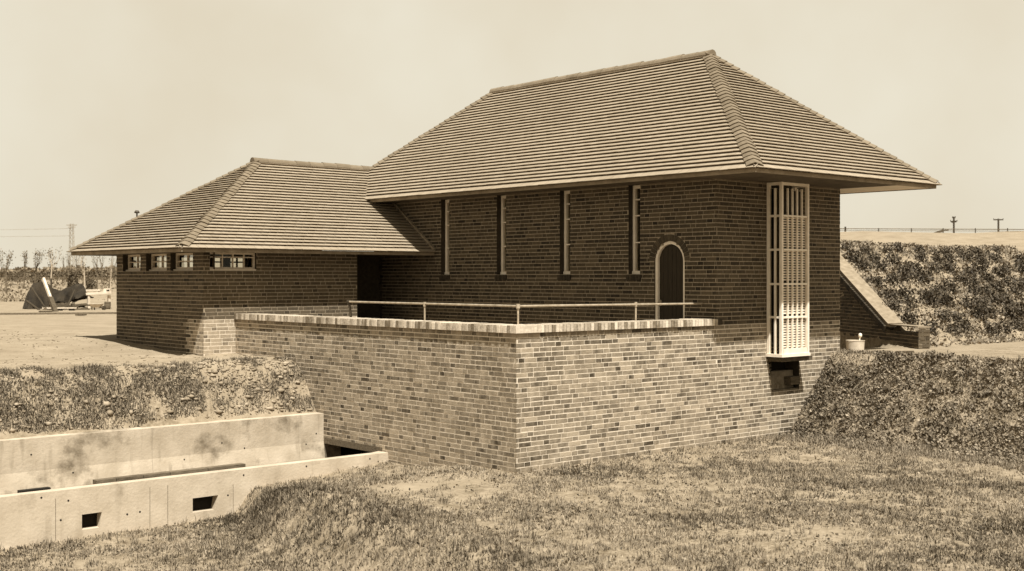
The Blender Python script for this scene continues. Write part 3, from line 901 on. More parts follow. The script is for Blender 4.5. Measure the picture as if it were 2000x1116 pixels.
c = np.stack([rng.uniform(-8, 6.6, 85000), rng.uniform(-8.6, 3.0, 85000)], 1)
dens = np.clip(.20 + 1.5 * (fbm(c[:, 0], c[:, 1], 1.1, 31) - .38) + .9 * (fbm(c[:, 0], c[:, 1], .3, 33) - .5), .04, 1)
sd = sandiness(c[:, 0], c[:, 1]); dens = dens * np.clip(1.15 - sd, .06, 1)
xe_ = np.interp(c[:, 1], [-6, -3.1, 2.9], [-4.1, -3.55, -2.55]); mound = np.exp(-((c[:, 0] - xe_ + .15) / .5) ** 2) * np.clip(1.1 - .15 * np.abs(c[:, 1] - 1), .3, 1)
dens = np.clip(dens + .6 * mound + .35 * smooth((-5.2 - c[:, 1]) / 1.6), 0, 1)
k = (rng.random(len(c)) < dens) & lawn_ok(c); c = c[k]; mound = mound[k]; dk_ = fbm(c[:, 0], c[:, 1], .8, 37)
per = 9
xy = np.repeat(c, per, 0) + rng.normal(0, .028, (len(c) * per, 2)); mo = np.repeat(mound, per); dd = np.repeat(dk_, per)
k = lawn_ok(xy); xy = xy[k]; mo = mo[k]; dd = dd[k]
tone = np.clip(.46 + 1.0 * (dd - .5) + rng.normal(0, .25, len(xy)) - .36 * mo - .16 * smooth((-5.2 - xy[:, 1]) / 1.6) - .14 * smooth((-5.0 - xy[:, 0]) / 1.5), 0, 1)  # last two terms paint a vignette into the blade tone
h = rng.uniform(.018, .062, len(xy)) * (1 + .5 * mo) * np.where(rng.random(len(xy)) < .012, 2.6, 1); w = rng.uniform(.006, .013, len(xy))
tag(blades('lawn_grass', xy, h, w, tone, lean=.95), 'short patchy grass in clumps over pale bare soil', 'grass', kind='stuff')

n = 45000
xy = np.stack([rng.uniform(-8, 6.6, n), rng.uniform(-8.6, 3.0, n)], 1)
dn = fbm(xy[:, 0], xy[:, 1], .42, 81) + .5 * (fbm(xy[:, 0], xy[:, 1], 2.2, 83) - .5)
k = lawn_ok(xy) & (rng.random(n) < np.clip((dn - .42) * 4, .02, 1)) & (sandiness(xy[:, 0], xy[:, 1]) < .7); xy = xy[k]
P = np.stack([xy[:, 0], xy[:, 1], H(xy[:, 0], xy[:, 1]) + .01 + .02 * rng.random(len(xy))], 1)
tag(leaves('lawn_weeds', P, rng.uniform(.015, .048, len(P)), np.clip(rng.normal(.36, .24, len(P)), 0, 1), M['leaf'], .5), 'small leafy weeds in loose patches across the lawn', 'weeds', kind='stuff')

ct = np.stack([rng.uniform(-8, 6.6, 900), rng.uniform(-8.6, 3.0, 900)], 1); ct = ct[lawn_ok(ct)]
ct = ct[rng.random(len(ct)) < .35 + .6 * (ct[:, 1] > -.6) * (ct[:, 0] > 0) + .5 * (ct[:, 0] < -2.6)]
xy = np.repeat(ct, 26, 0) + rng.normal(0, .045, (len(ct) * 26, 2)); xy = xy[lawn_ok(xy)]
tag(blades('long_grass', xy, rng.uniform(.05, .15, len(xy)), rng.uniform(.005, .010, len(xy)), np.clip(rng.normal(.34, .24, len(xy)), 0, 1), .9), 'longer uncut grass tufts dotted over the lawn and wall foot', 'grass', kind='stuff')

# right-hand near bank: leafy ground cover
n = 46000
xy = np.stack([rng.uniform(6.0, 7.75, n), -rng.random(n) ** 1.2 * 7.5 + .0], 1)
k = in_view(xy) & (xy[:, 1] < -.01); xy = xy[k]
dn = fbm(xy[:, 0], xy[:, 1], .45, 41); k = rng.random(len(xy)) < np.clip(.25 + 2.2 * (dn - .35), .1, 1); xy = xy[k]; dn = dn[k]
k = ~((xy[:, 0] > 7.45) & (xy[:, 1] > -.9)) | (rng.random(len(xy)) < .12); xy = xy[k]
P = np.stack([xy[:, 0], xy[:, 1], H(xy[:, 0], xy[:, 1]) + rng.random(len(xy)) * .05], 1)
big = fbm(xy[:, 0], xy[:, 1], 1.6, 43)
tone = np.clip(.56 + 1.2 * (big - .5) + rng.normal(0, .16, len(xy)), 0, 1)
tag(leaves('bank_ground_cover', P, rng.uniform(.02, .065, len(P)), tone, M['leaf']), 'dense leafy creeper covering the near bank beside the brick wall', 'ground cover', kind='stuff')
n = 40000
xy = np.stack([rng.uniform(5.6, 7.9, n), -rng.random(n) * 7.5], 1); xy = xy[in_view(xy) & (xy[:, 1] < -.02)]
tone = np.clip(rng.normal(.52, .28, len(xy)), 0, 1)
tag(blades('bank_grass', xy, rng.uniform(.04, .11, len(xy)), rng.uniform(.006, .012, len(xy)), tone, lean=.9), 'stray grass blades among the creeper on the near right bank', 'grass', kind='stuff')

nc_ = 210; cc = np.stack([rng.uniform(6.35, 7.75, nc_), -.12 - rng.random(nc_) ** 1.1 * 6.5], 1)
sz = rng.uniform(.07, .19, nc_); P = []; T_ = []; Z_ = []
for (x_, y_), r_ in zip(cc, sz):
    m_ = int(30 + 260 * r_); d = rng.normal(0, 1, (m_, 3)); d /= np.linalg.norm(d, axis=1)[:, None]; d *= (rng.random(m_) ** .5)[:, None] * r_; d[:, 2] = np.abs(d[:, 2]) * rng.uniform(.5, 1.1)
    P.append(np.array([x_, y_, float(H(x_, y_)) - .02])[None] + d); T_.append(np.clip(rng.normal(rng.uniform(.3, .65), .14, m_), 0, 1)); Z_.append(rng.uniform(.025, .075, m_))
P = np.concatenate(P); k = (P[:, 1] < -.01) & ~((P[:, 0] > 7.4) & (P[:, 1] > -.9))
tag(leaves('bank_clumps', P[k], np.concatenate(Z_)[k], np.concatenate(T_)[k], M['leaf'], .9), 'uneven leafy clumps standing out of the creeper on the near right bank', 'ground cover', kind='stuff')

# left bank: thin grass, leaves and clods
n = 60000
xy = np.stack([rng.uniform(-7, -.02, n), rng.uniform(5.14, 6.1, n)], 1); xy = xy[in_view(xy)]
dn = .05 + fbm(xy[:, 0], xy[:, 1] * 1.3, .3, 51) + .10 * np.clip((-2.2 - xy[:, 0]) / 3, -1, 1) - .22 * smooth((xy[:, 1] - 5.45) / .4)
k = rng.random(len(xy)) < np.clip((dn - .36) * 3.2, .0, 1); xy = xy[k]
tone = np.clip(rng.normal(.30, .22, len(xy)), 0, 1)
tag(blades('slope_grass', xy, rng.uniform(.03, .10, len(xy)), rng.uniform(.007, .014, len(xy)), tone, lean=1.0), 'dry matted grass on the earth slope above the concrete wall', 'grass', kind='stuff')


n = 7000
xy = np.stack([rng.uniform(-7, -.02, n), 5.13 + rng.random(n) * .95], 1); xy = xy[in_view(xy)]
P = np.stack([xy[:, 0], xy[:, 1], H(xy[:, 0], xy[:, 1]) + .012], 1)
k = rng.random(len(P)) < np.clip(.75 - .8 * smooth((xy[:, 1] - 5.6) / .5), .1, 1); P = P[k]
tag(leaves('slope_litter', P, rng.uniform(.015, .055, len(P)), np.clip(rng.normal(.68, .3, len(P)), 0, 1), M['leaf'], .35), 'dead leaves and clods littering the earth slope', 'leaf litter', kind='stuff')


def stones(name, xy, size, mat_, sink=.25):
    ico = []
    ph = (1 + 5 ** .5) / 2
    base = np.array([(-1, ph, 0), (1, ph, 0), (-1, -ph, 0), (1, -ph, 0), (0, -1, ph), (0, 1, ph), (0, -1, -ph), (0, 1, -ph), (ph, 0, -1), (ph, 0, 1), (-ph, 0, -1), (-ph, 0, 1)]) / 1.9
    F = np.array([(0, 11, 5), (0, 5, 1), (0, 1, 7), (0, 7, 10), (0, 10, 11), (1, 5, 9), (5, 11, 4), (11, 10, 2), (10, 7, 6), (7, 1, 8), (3, 9, 4), (3, 4, 2), (3, 2, 6), (3, 6, 8), (3, 8, 9), (4, 9, 5), (2, 4, 11), (6, 2, 10), (8, 6, 7), (9, 8, 1)])
    n = len(xy); z = H(xy[:, 0], xy[:, 1])
    sc = size[:, None] * rng.uniform(.5, 1.2, (n, 3)); sc[:, 2] *= .6
    v = base[None] * sc[:, None, :] * rng.uniform(.8, 1.15, (n, 12, 1))
    a = rng.random(n) * 6.28; ca, sa_ = np.cos(a)[:, None], np.sin(a)[:, None]
    vx = v[:, :, 0] * ca - v[:, :, 1] * sa_; vy = v[:, :, 0] * sa_ + v[:, :, 1] * ca
    v = np.stack([vx + xy[:, :1], vy + xy[:, 1:], v[:, :, 2] + (z + sc[:, 2] * (.5 - sink))[:, None]], 2).reshape(-1, 3)
    lp = (F[None] + (np.arange(n) * 12)[:, None, None]).reshape(-1)
    return np_mesh(name, v, lp, np.full(n * 20, 3), np.repeat(rng.random(n), 20), mat_)


n = 700
xy = np.stack([rng.uniform(-6.5, -.05, n), 5.14 + rng.random(n) ** .8 * 1.1], 1); xy = xy[in_view(xy)]
tag(stones('slope_rubble', xy, rng.uniform(.006, .028, len(xy)), M['stone']), 'pale clods and pebbles scattered on the earth slope and its edge', 'rubble', kind='stuff')
n = 1000
xy = np.stack([rng.uniform(-6.5, -.05, n), 5.14 + rng.random(n) * .85], 1); k = in_view(xy) & (rng.random(n) < .35 + .6 * smooth((xy[:, 0] + 3) / 2)); xy = xy[k]
tag(stones('slope_clods', xy, rng.uniform(.02, .085, len(xy)) * rng.random(len(xy)) ** .4, M['clod'], .6), 'half buried lumps of dry earth on the slope near the terrace wall', 'earth clods', kind='stuff')
n = 1500
xy = np.stack([rng.uniform(-6.5, -.05, n), 5.9 + rng.random(n) ** 1.5 * 12], 1); k = in_view(xy) & ~((xy[:, 0] > -.9) & (xy[:, 1] > 7.7)); xy = xy[k]
tag(stones('sand_pebbles', xy, rng.uniform(.008, .03, len(xy)), M['stone']), 'small pebbles on the pale sand left of the building', 'pebbles', kind='stuff')
n = 420
xy = np.stack([rng.uniform(-7, 6, n), rng.uniform(-8, 2.9, n)], 1); xy = xy[lawn_ok(xy)]
tag(stones('lawn_pebbles', xy, rng.uniform(.01, .035, len(xy)), M['stone']), 'pale pebbles lying in the patchy lawn', 'pebbles', kind='stuff')

# embankment shrubs behind the sloping wall
protos = []
for q in range(5):
    n = 300; P = rng.normal(0, 1, (n, 3)); P /= np.linalg.norm(P, axis=1)[:, None]; P *= (rng.random(n) ** .45)[:, None]
    P = P * np.array([.25, .25, .21]) * (1 + .25 * rng.normal(0, 1, (n, 1)) * .5); P[:, 2] = P[:, 2] + .14
    size = rng.uniform(.035, .095, n); tone = np.clip(rng.normal(.10, .12, n), 0, 1)
    v = leaf_arrays(P, size, tone, .9)
    # a few stems rising from the middle
    mb_ = MB()
    me = bpy.data.meshes.new('low_shrub')
    verts = np.ascontiguousarray(v, dtype=np.float32); me.vertices.add(len(v)); me.vertices.foreach_set('co', verts.ravel())
    me.loops.add(n * 4); me.loops.foreach_set('vertex_index', np.arange(n * 4, dtype=np.int32))
    me.polygons.add(n); me.polygons.foreach_set('loop_start', np.arange(0, n * 4, 4, dtype=np.int32)); me.polygons.foreach_set('loop_total', np.full(n, 4, dtype=np.int32))
    at_ = me.attributes.new('tone', 'FLOAT', 'FACE'); at_.data.foreach_set('value', tone.astype(np.float32))
    me.materials.append(M['leaf']); me.update(calc_edges=True); protos.append(me)
row = 0; placed = 0
for yy in np.arange(.15, 3.5, .46):
    row += 1
    for xx in np.arange(10.4, 21, .72):
        x = xx + (.30 if row % 2 else 0) + rnd.uniform(-.13, .13); y = yy + rnd.uniform(-.12, .12)
        w = WN[0] * (x - WA[0]) + WN[1] * (y - WA[1])
        if w < .12 or rnd.random() < .07: continue
        d = np.array([x, y]) - CAM[:2]; u = 1000 + FPX * (d @ RGT) / (d @ FWD)
        if u > 2040 or u < 1640: continue
        o = bpy.data.objects.new('low_shrub', protos[rnd.randrange(5)])
        o.location = (x, y, float(H(x, y)) - .05); o.rotation_euler = (rnd.uniform(-.15, .15), rnd.uniform(-.15, .15), rnd.uniform(0, 6.28))
        s_ = rnd.uniform(.75, 1.05) * (.75 if yy > 3 else 1); o.scale = (s_, s_, s_ * rnd.uniform(.8, 1.2))
        COL.objects.link(o); placed += 1
        tag(o, 'dark bushy plant in the rows planted on the steep embankment', 'shrub', 'shrubs planted on the embankment')
print('shrubs', placed)
n = 42000
xy = np.stack([rng.uniform(9.5, 22, n), rng.uniform(-.35, 4.5, n)], 1); w = (xy - WA) @ WN; xy = xy[in_view(xy) & (w > .05)]
dn = fbm(xy[:, 0], xy[:, 1], .5, 61); k = rng.random(len(xy)) < np.clip(.35 + 2 * (dn - .4), .1, 1); xy = xy[k]
P = np.stack([xy[:, 0], xy[:, 1], H(xy[:, 0], xy[:, 1]) + .04 * rng.random(len(xy))], 1)
tag(leaves('embankment_ground_cover', P, rng.uniform(.04, .10, len(P)), np.clip(rng.normal(.58, .18, len(P)), 0, 1), M['leaf'], .9), 'light weeds between the shrubs of the embankment', 'ground cover', kind='stuff')

# ------------------------------------------------------------------ sloping wall on the right
sw = empty('sloping_wall', (10.1, -.5, 1.3), 'rough brick wall stepping down with a sloping pale coping, right of the building', 'wall')
TL = 8.0


def wtop(z):      # length along the wall still standing at height z, measured from the far end
    return TL - (0 if z < 1.70 else 1.25 + (z - 1.70) / .46)


mb = MB()
far = WA + WD * TL
r0 = far
# face seen from the camera: outward normal to the left of the wall
brick_wall(mb, (far[0] - WN[0] * .22, far[1] - WN[1] * .22), (-WD[0], -WD[1]), (-WN[0], -WN[1]), TL, 10, 5.1, None, thick=.22, seed=31, prot=.006, jit=.005, rough=.004, tb=.0, ztopfn=wtop, inner=True, ends=(0, 0))
brick_wall(mb, (WA[0] - WN[0] * .22, WA[1] - WN[1] * .22), (WN[0], WN[1]), (-WD[0], -WD[1]), .22, 10, 1.765, None, thick=.3, seed=32, prot=.006, jit=.005, rough=.004, tb=.35, inner=False)
mb.build('brick_face', [M['brick'], M['mortar'], M['mortar']], sw)
mb = MB()


def wp(t, w, z): q = WA + WD * t + WN * w; return (q[0], q[1], z)


sl = .46
zt0 = 1.735
mb.hexa([wp(1.26, -.27, zt0 + .0), wp(TL, -.27, zt0 + (TL - 1.26) * sl), wp(TL, .06, zt0 + (TL - 1.26) * sl), wp(1.26, .06, zt0),
         wp(1.22, -.27, zt0 + .07), wp(TL, -.27, zt0 + .07 + (TL - 1.22) * sl), wp(TL, .06, zt0 + .07 + (TL - 1.22) * sl), wp(1.22, .06, zt0 + .07)], 0)
nb = int((TL - 1.3) / .085)
for k in range(nb):
    t = 1.30 + k * .085
    z = zt0 - .01 + (t - 1.26) * sl
    mb.hexa([wp(t + .02, -.262, z - .10), wp(t + .09, -.262, z - .10 + .03), wp(t + .09, -.32, z - .10 + .03), wp(t + .02, -.32, z - .10),
             wp(t - .03, -.262, z + .005), wp(t + .042, -.262, z + .035), wp(t + .042, -.32, z + .035), wp(t - .03, -.32, z + .005)], 1, rnd.uniform(.1, .5))
mb.hexa([wp(-.0, -.235, 1.768), wp(1.22, -.235, 1.768), wp(1.22, .03, 1.768), wp(-.0, .03, 1.768), wp(0, -.235, 1.79), wp(1.22, -.235, 1.79), wp(1.22, .03, 1.79), wp(0, .03, 1.79)], 0)
mb.build('coping', [M['slab'], M['brick']], sw)

# bucket and loose boards on the right
bk = empty('bucket', (8.02, -.22, 1.36), 'pale round bucket standing at the foot of the brick building corner', 'bucket')
mb = MB(); mb.tube([(8.02, -.22, 1.33), (8.02, -.22, 1.46), (8.02, -.22, 1.585)], [.150, .158, .165], 24, cap=False)
mb.tube([(8.02, -.22, 1.575), (8.02, -.22, 1.588)], [.17, .17], 24, cap=False); mb.tube([(8.02, -.22, 1.55), (8.02, -.22, 1.562)], .160, 24)
mb.build('bucket_body', M['cream'], bk, True)
mb = MB(); mb.tube([(8.07, -.27, 1.56), (8.08, -.28, 1.635)], .012, 8); mb.tube([(8.08, -.28, 1.63), (8.082, -.283, 1.66), (8.085, -.285, 1.70), (8.086, -.286, 1.715)], [.012, .034, .03, .008], 10)
mb.build('handle', M['white'], bk, True)
for i, (u, t, L_, an, lb) in enumerate(((1716, 21.9, .42, .15, 'dark board lying flat on the path nearest the bucket'), (1768, 22.0, .3, -.2, 'short dark board lying flat by the end of the sloping wall'))):
    p = ground_at(u, t); z = float(H(*p)) + .025; d = RGT * math.cos(an) + FWD * math.sin(an)
    mb = MB(); mb.bar((p[0] - d[0] * L_ / 2, p[1] - d[1] * L_ / 2, z), (p[0] + d[0] * L_ / 2, p[1] + d[1] * L_ / 2, z + .01), .10, .035, 0, .1)
    tag(mb.build('board', M['timber']), lb, 'board')

# ------------------------------------------------------------------ right background
fc = empty('wire_fence', (45, 19, 4.9), 'thin dark wire fence running along the pale dike on the horizon', 'fence')
mb = MB(); prevp = None
for u in range(1560, 2100, 30):
    p = ground_at(u, 64); q = (p[0], p[1], zat(447 + (u - 1640) * .004, 64))
    if prevp:
        mb.tube([prevp, q], .022, 5)
        mb.tube([(prevp[0], prevp[1], prevp[2] - .09), (q[0], q[1], q[2] - .09)], .012, 5)
    prevp = q
mb.build('wire', M['bark'], fc)
for u in (1588, 1651, 1716, 1780, 1842, 1905, 1968, 2030):
    p = ground_at(u, 64); mb = MB(); z1 = zat(443 if u == 1651 else 446, 64); g = float(H(*p))
    mb.tube([(p[0], p[1], g - .2), (p[0], p[1], z1)], .03 if u != 1651 else .05, 6); mb.build('post', M['pole'], fc)
for (u, arms, vt, lb) in ((1863, ((424.5, .36), (432, .8), (433.5, .55)), 423.5, 'dark utility pole with two short crossarms beyond the dike'),
                          (1950, ((428.5, 1.15),), 427.5, 'dark utility pole with one wide crossarm at the right edge')):
    t = 150; p = ground_at(u, t); e = empty('utility_pole', (p[0], p[1], 3.5), lb, 'utility pole', 'utility poles beyond the dike')
    mb = MB(); mb.tube([(p[0], p[1], 3.0), (p[0], p[1], zat(vt, t))], [.15, .11], 8); mb.build('pole', M['pole'], e)
    for k, (v, L_) in enumerate(arms):
        a = p - RGT * L_ * .5; b_ = p + RGT * L_ * .5; z = zat(v + 1, t)
        mb = MB(); mb.bar((a[0], a[1], z), (b_[0], b_[1], z + (.06 if k else 0)), .12, .14)
        for s_ in (a, b_): mb.tube([(s_[0], s_[1], z), (s_[0], s_[1], z + .18)], .04, 6)
        mb.build('crossarm', M['pole'], e)
p = ground_at(1824, 63); g = float(H(*p))
mb = MB(); mb.bar((p[0], p[1], g + .05), (p[0] + RGT[0] * .5, p[1] + RGT[1] * .5, g + .22), .06, .12, 0, .1); mb.bar((p[0] + RGT[0] * .1, p[1] + RGT[1] * .1, g + .02), (p[0] + RGT[0] * .45, p[1] + RGT[1] * .45, g + .03), .1, .08, 0, .1)
mb.bar((p[0] + RGT[0] * .3, p[1] + RGT[1] * .3, g + .2), (p[0] + RGT[0] * .75, p[1] + RGT[1] * .75, g + .24), .05, .05, 0, .1)
tag(mb.build('timber_heap', M['timber']), 'small heap of dark timbers on the crest of the pale dike', 'timber')

# ------------------------------------------------------------------ left background
def tree(u, t, vtop, label, lean=0.0, crown=(.35, .9), fork=1, dens=70, pale=False, vbase=None, group='young trees on the far field'):
    p = ground_at(u, t); g = float(H(*p)); zt = zat(vtop, t); hgt = zt - g
    r = random.Random(int(u * 13 + t)); e = empty('young_tree', (p[0], p[1], g), label, 'tree', group)
    mb = MB(); top = []
    dx = RGT * lean * hgt
    trunk = [(p[0] + dx[0] * f * f, p[1] + dx[1] * f * f, g - .2 + (hgt * .62 + .2) * f) for f in (0, .33, .66, 1)]
    rt = .055 * hgt / 3
    mb.tube(trunk, [rt * 1.3, rt, rt * .8, rt * .6], 7)
    ends = []
    for k in range(fork + 4):
        f0 = r.uniform(.55, 1.0); b0 = Vector(trunk[0]).lerp(Vector(trunk[3]), f0); a = r.uniform(0, 6.28)
        sp = crown[0] * hgt * r.uniform(.15, .5)
        tip = Vector((trunk[3][0] + math.cos(a) * sp + dx[0] * .5, trunk[3][1] + math.sin(a) * sp + dx[1] * .5, zt - r.uniform(0, .25) * hgt * .5))
        mid = b0.lerp(tip, .5) + Vector((math.cos(a), math.sin(a), -.3)) * sp * .25
        mb.tube([b0, mid, tip], [rt * .45, rt * .3, rt * .12], 5); ends += [(b0, mid), (mid, tip), (mid, tip)]
    mb.build('trunk', M['palebark' if pale else 'bark'], e)
    P = []
    for _ in range(int(dens * 1.7)):
        a, b_ = r.choice(ends); q = a.lerp(b_, r.uniform(.15, 1.08)); s_ = .034 * hgt
        P.append((q.x + r.gauss(0, s_), q.y + r.gauss(0, s_), q.z + r.gauss(0, s_)))
    P = np.array(P)
    leaves('crown', P, rng.uniform(.022, .05, len(P)) * hgt, np.clip(rng.normal(.55, .2, len(P)), 0, 1), M['farleaf'], 1.6, e)
    return e


TREES = [(12, 70, 488, 'young tree with brushy upright crown at the far left edge', .0, (.4, 1), 3, 130, False),
         (47, 72, 491, 'leafy young tree with narrow brush-shaped crown left of the tarpaulin', .01, (.35, 1), 3, 110, False),
         (68, 72, 489, 'young tree with a dense crown leaning right above the tarpaulin', .08, (.42, 1), 3, 150, False),
         (99, 70, 485, 'young tree on a clean pale stem with a two-pronged crown', .03, (.45, 1), 2, 90, True),
         (125, 74, 498, 'thin bare sapling with a small tuft left of the lattice mast', .0, (.18, 1), 1, 26, False),
         (137, 72, 494, 'twiggy sapling standing directly before the lattice mast', -.02, (.2, 1), 2, 22, False),
         (148, 73, 500, 'slender bent sapling just right of the lattice mast', .04, (.15, 1), 1, 14, False),
         (166, 70, 494, 'sapling with loose open crown under the roof corner, pale crooked trunk', -.03, (.36, 1), 3, 60, True),
         (190, 72, 495, 'sparse sapling with broad twig crown under the eave', -.02, (.36, 1), 3, 38, False),
         (199, 74, 494, 'wispy thin tree between two saplings under the eave', .0, (.25, 1), 2, 34, False),
         (212, 70, 495, 'tall sapling leaning right close to the building wall', .12, (.3, 1), 2, 34, False),
         (216, 69, 505, 'thin pale-stemmed sapling half hidden by the building corner', .0, (.2, 1), 1, 14, True)]
for a in TREES: tree(a[0], a[1], a[2], a[3], a[4], a[5], a[6], a[7], a[8])


def bush(u, t, wpx, vtop, label, n0=220, name='round_bush', cat='bush', group='bushes on the far field', vb=None):
    p = ground_at(u, t); g = float(H(*p)); hh = zat(vtop, t) - g; ww = wpx / FPX * t / 2
    n = n0 * 3; P = rng.normal(0, 1, (n, 3)); P /= np.linalg.norm(P, axis=1)[:, None]; P *= (rng.random(n) ** .4)[:, None]
    P[:, 2] = np.abs(P[:, 2]); lump = 1 + .25 * np.sin(P[:, 0] * 5 + u) * np.cos(P[:, 1] * 4)
    Q_ = np.stack([p[0] + P[:, 0] * ww, p[1] + P[:, 1] * ww, g - .1 + P[:, 2] * hh * lump * .9], 1)
    o = leaves(name, Q_, rng.uniform(.06, .13, n) * max(hh, .8) * .9, np.clip(rng.normal(.30, .2, n), 0, 1), M['farleaf'], 1.0)
    return tag(o, label, cat, group)


bush(142, 71, 22, 519, 'dark rounded bush at the foot of the lattice mast', 260)
bush(70, 73, 24, 526, 'dark bush low behind the leaning timber', 200)
bush(176, 71, 26, 529, 'dark bush under the crooked pale sapling', 220)
bush(30, 74, 46, 527, 'broad dark bush at the far left edge', 260)
# hedge and wood beyond
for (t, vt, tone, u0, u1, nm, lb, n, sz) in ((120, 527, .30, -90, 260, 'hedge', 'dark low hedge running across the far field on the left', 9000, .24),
                                     (260, 521, .95, -150, 320, 'distant_wood', 'hazy distant wood along the left horizon', 9000, .8)):  # haze of distance put into the wood's paler leaf tone
    u = rng.uniform(u0, u1, n); tt = t + rng.uniform(-4, 4, n)
    base = CAM[:2][None] + FWD[None] * tt[:, None] + RGT[None] * (tt * (u - 1000) / FPX)[:, None]
    top = (V0 - vt) / FPX * t + CAM[2] - 2.4 + .0
    prof = .55 + .6 * fbm(u, u * 0, 26, 71)
    P = np.stack([base[:, 0], base[:, 1], 2.3 + rng.random(n) ** .8 * top * prof], 1)
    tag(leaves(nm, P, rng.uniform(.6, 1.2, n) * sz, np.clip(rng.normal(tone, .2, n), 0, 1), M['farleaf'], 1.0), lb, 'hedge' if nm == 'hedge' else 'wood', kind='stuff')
# field weeds on the grey bank
n = 9000; u = rng.uniform(-60, 260, n); tt = rng.uniform(64, 110, n)
xy = CAM[:2][None] + FWD[None] * tt[:, None] + RGT[None] * (tt * (u - 1000) / FPX)[:, None]
tag(blades('field_grass', xy, rng.uniform(.06, .18, n), rng.uniform(.05, .12, n), np.clip(rng.normal(.5, .2, n), 0, 1), .8, M['farleaf']), 'rough grass on the low bank of the far field', 'grass', kind='stuff')

# lattice mast
t = 115; p = ground_at(140, t); g = float(H(*p)); zt = zat(437, t)
mb = MB(); hw = .16
for a, b_ in ((-1, -1), (1, -1), (1, 1), (-1, 1)):
    mb.tube([(p[0] + a * hw * 1.6, p[1] + b_ * hw * 1.6, g - .2), (p[0] + a * hw * .7, p[1] + b_ * hw * .7, zt)], .02, 4)
z = g
while z < zt - .4:
    for a, b_ in (((-1, -1), (1, -1)), ((1, -1), (1, 1)), ((1, 1), (-1, 1)), ((-1, 1), (-1, -1))):
        mb.tube([(p[0] + a[0] * hw * 1.1, p[1] + a[1] * hw * 1.1, z), (p[0] + b_[0] * hw * 1.1, p[1] + b_[1] * hw * 1.1, z + .35)], .012, 4)
    z += .4
for v, L_ in ((440, .5), (444, .35)):
    a = p - RGT * L_; b_ = p + RGT * L_; mb.bar((a[0], a[1], zat(v, t)), (b_[0], b_[1], zat(v, t)), .05, .06)
tag(mb.build('lattice_mast', M['wood']), 'thin lattice mast rising beyond the roof corner', 'mast')
mb = MB()
for v0_, v1_ in ((457, 463), (446, 449)):
    a = ground_at(-400, 120); b_ = ground_at(140, 115); c_ = ground_at(420, 120)
    pts = []
    for k in range(17):
        f = k / 16; q = a * (1 - f) + b_ * f; pts.append((q[0], q[1], zat(v0_ * (1 - f) + v1_ * f + 6 * (.25 - (f - .5) ** 2) * 2, 118)))
    mb.tube(pts, .012, 4)
tag(mb.build('overhead_wires', M['wood']), 'faint overhead wires running left from the lattice mast', 'wires')

# tarpaulin heap
T0 = 50.0; a0 = ground_at(52, T0); gz = float(H(*a0)); Wt = (167 - 50) / FPX * T0
tv = []; ns, nr = 110, 70
hem = lambda s: np.interp(s, [0, .25, .4, .5, .62, .72, .84, 1], [0, -.02, .0, .22, .28, .22, .36, .46])
rid = lambda s: np.interp(s, [0, .05, .10, .16, .30, .42, .55, .68, .80, .93, .97, 1.0], [.1, .75, 1.02, 1.10, 1.06, .82, .72, .86, 1.04, 1.0, .86, .6])
mb = MB(); G = []
for i in range(ns + 1):
    s = i / ns; rowp = []
    for j in range(nr + 1):
        q = j / nr * 2 - 1           # -1 front hem, 0 ridge, +1 back hem
        zz = rid(s) + (hem(s) - rid(s)) * abs(q) ** 1.15
        dep = q * (.45 + .22 * math.sin(s * 14) * abs(q) + .12 * math.sin(s * 7 + 1))
        fold = .30 * (float(vnoise(s * 2.3, q * .15, .16, 93)) - .5) * abs(q)
        pt = a0 + RGT * (s * Wt + .06 * math.sin(q * 5 + s * 3)) + FWD * (dep + fold)
        rowp.append((pt[0], pt[1], gz + zz + .16 * (1 - .4 * abs(q)) * (float(fbm(s * 2.3, q * .6, .22, 91)) - .5) + .10 * abs(q) * (float(vnoise(s * 2.3, q * .2, .11, 95)) - .5)))
    G.append(rowp)
for i in range(ns):
    for j in range(nr): mb.poly([G[i][j], G[i + 1][j], G[i + 1][j + 1], G[i][j + 1]])
mb.poly([G[0][j] for j in range(nr + 1)]); mb.poly([G[ns][j] for j in range(nr + 1)][::-1])
tp = mb.build('tarpaulin', M['canvas'], None, True)
so = tp.modifiers.new('thick', 'SOLIDIFY'); so.thickness = .012
tag(tp, 'dark sagging tarpaulin draped over a heap on the sand', 'tarpaulin')


def pt(u, v, t): p_ = ground_at(u, t); return (p_[0], p_[1], zat(v, t))


mb = MB(); A_, B_ = Vector(pt(84.5, 544, 46.2)), Vector(pt(112, 619, 45.4)); md = A_.lerp(B_, .5)
mb.bar(A_, md, .085, .10, 0); mb.bar(md, B_, .16, .12, 1, .05)
tag(mb.build('leaning_timber', [M['paletimber'], M['timber']]), 'squared timber leaning against the tarpaulin, pale above and dark below', 'timber')
mb = MB(); mb.tube([pt(100, 544, 48), pt(100.5, 575, 48), pt(101, 596, 48)], [.03, .045, .05], 7)
tag(mb.build('tent_post', M['pole']), 'dark upright post behind the leaning timber', 'post')
tb = empty('work_table', (*ground_at(192, 50), 1.3), 'long pale trestle table standing right of the tarpaulin', 'table')
mb = MB(); mb.bar(pt(164, 575, 50), pt(218, 571, 50.3), .5, .09); mb.build('table_top', M['paletimber'], tb)
for u, t in ((173, 49.9), (213, 50.2), (173, 50.3)):
    mb = MB(); g = float(H(*ground_at(u, t))); q = pt(u, 575, t); mb.bar((q[0], q[1], g - .02), (q[0], q[1], q[2] - .04), .12, .09); mb.build('leg', M['paletimber'], tb)
mb = MB(); mb.bar(pt(163, 567.5, 50.6), pt(196, 567, 50.8), .3, .06)
for u in (166, 194): mb.bar(pt(u, 574, 50.7), pt(u, 568, 50.7), .06, .06)
tag(mb.build('shelf_board', M['paletimber']), 'pale narrow board on stub legs, raised behind the trestle table', 'board')
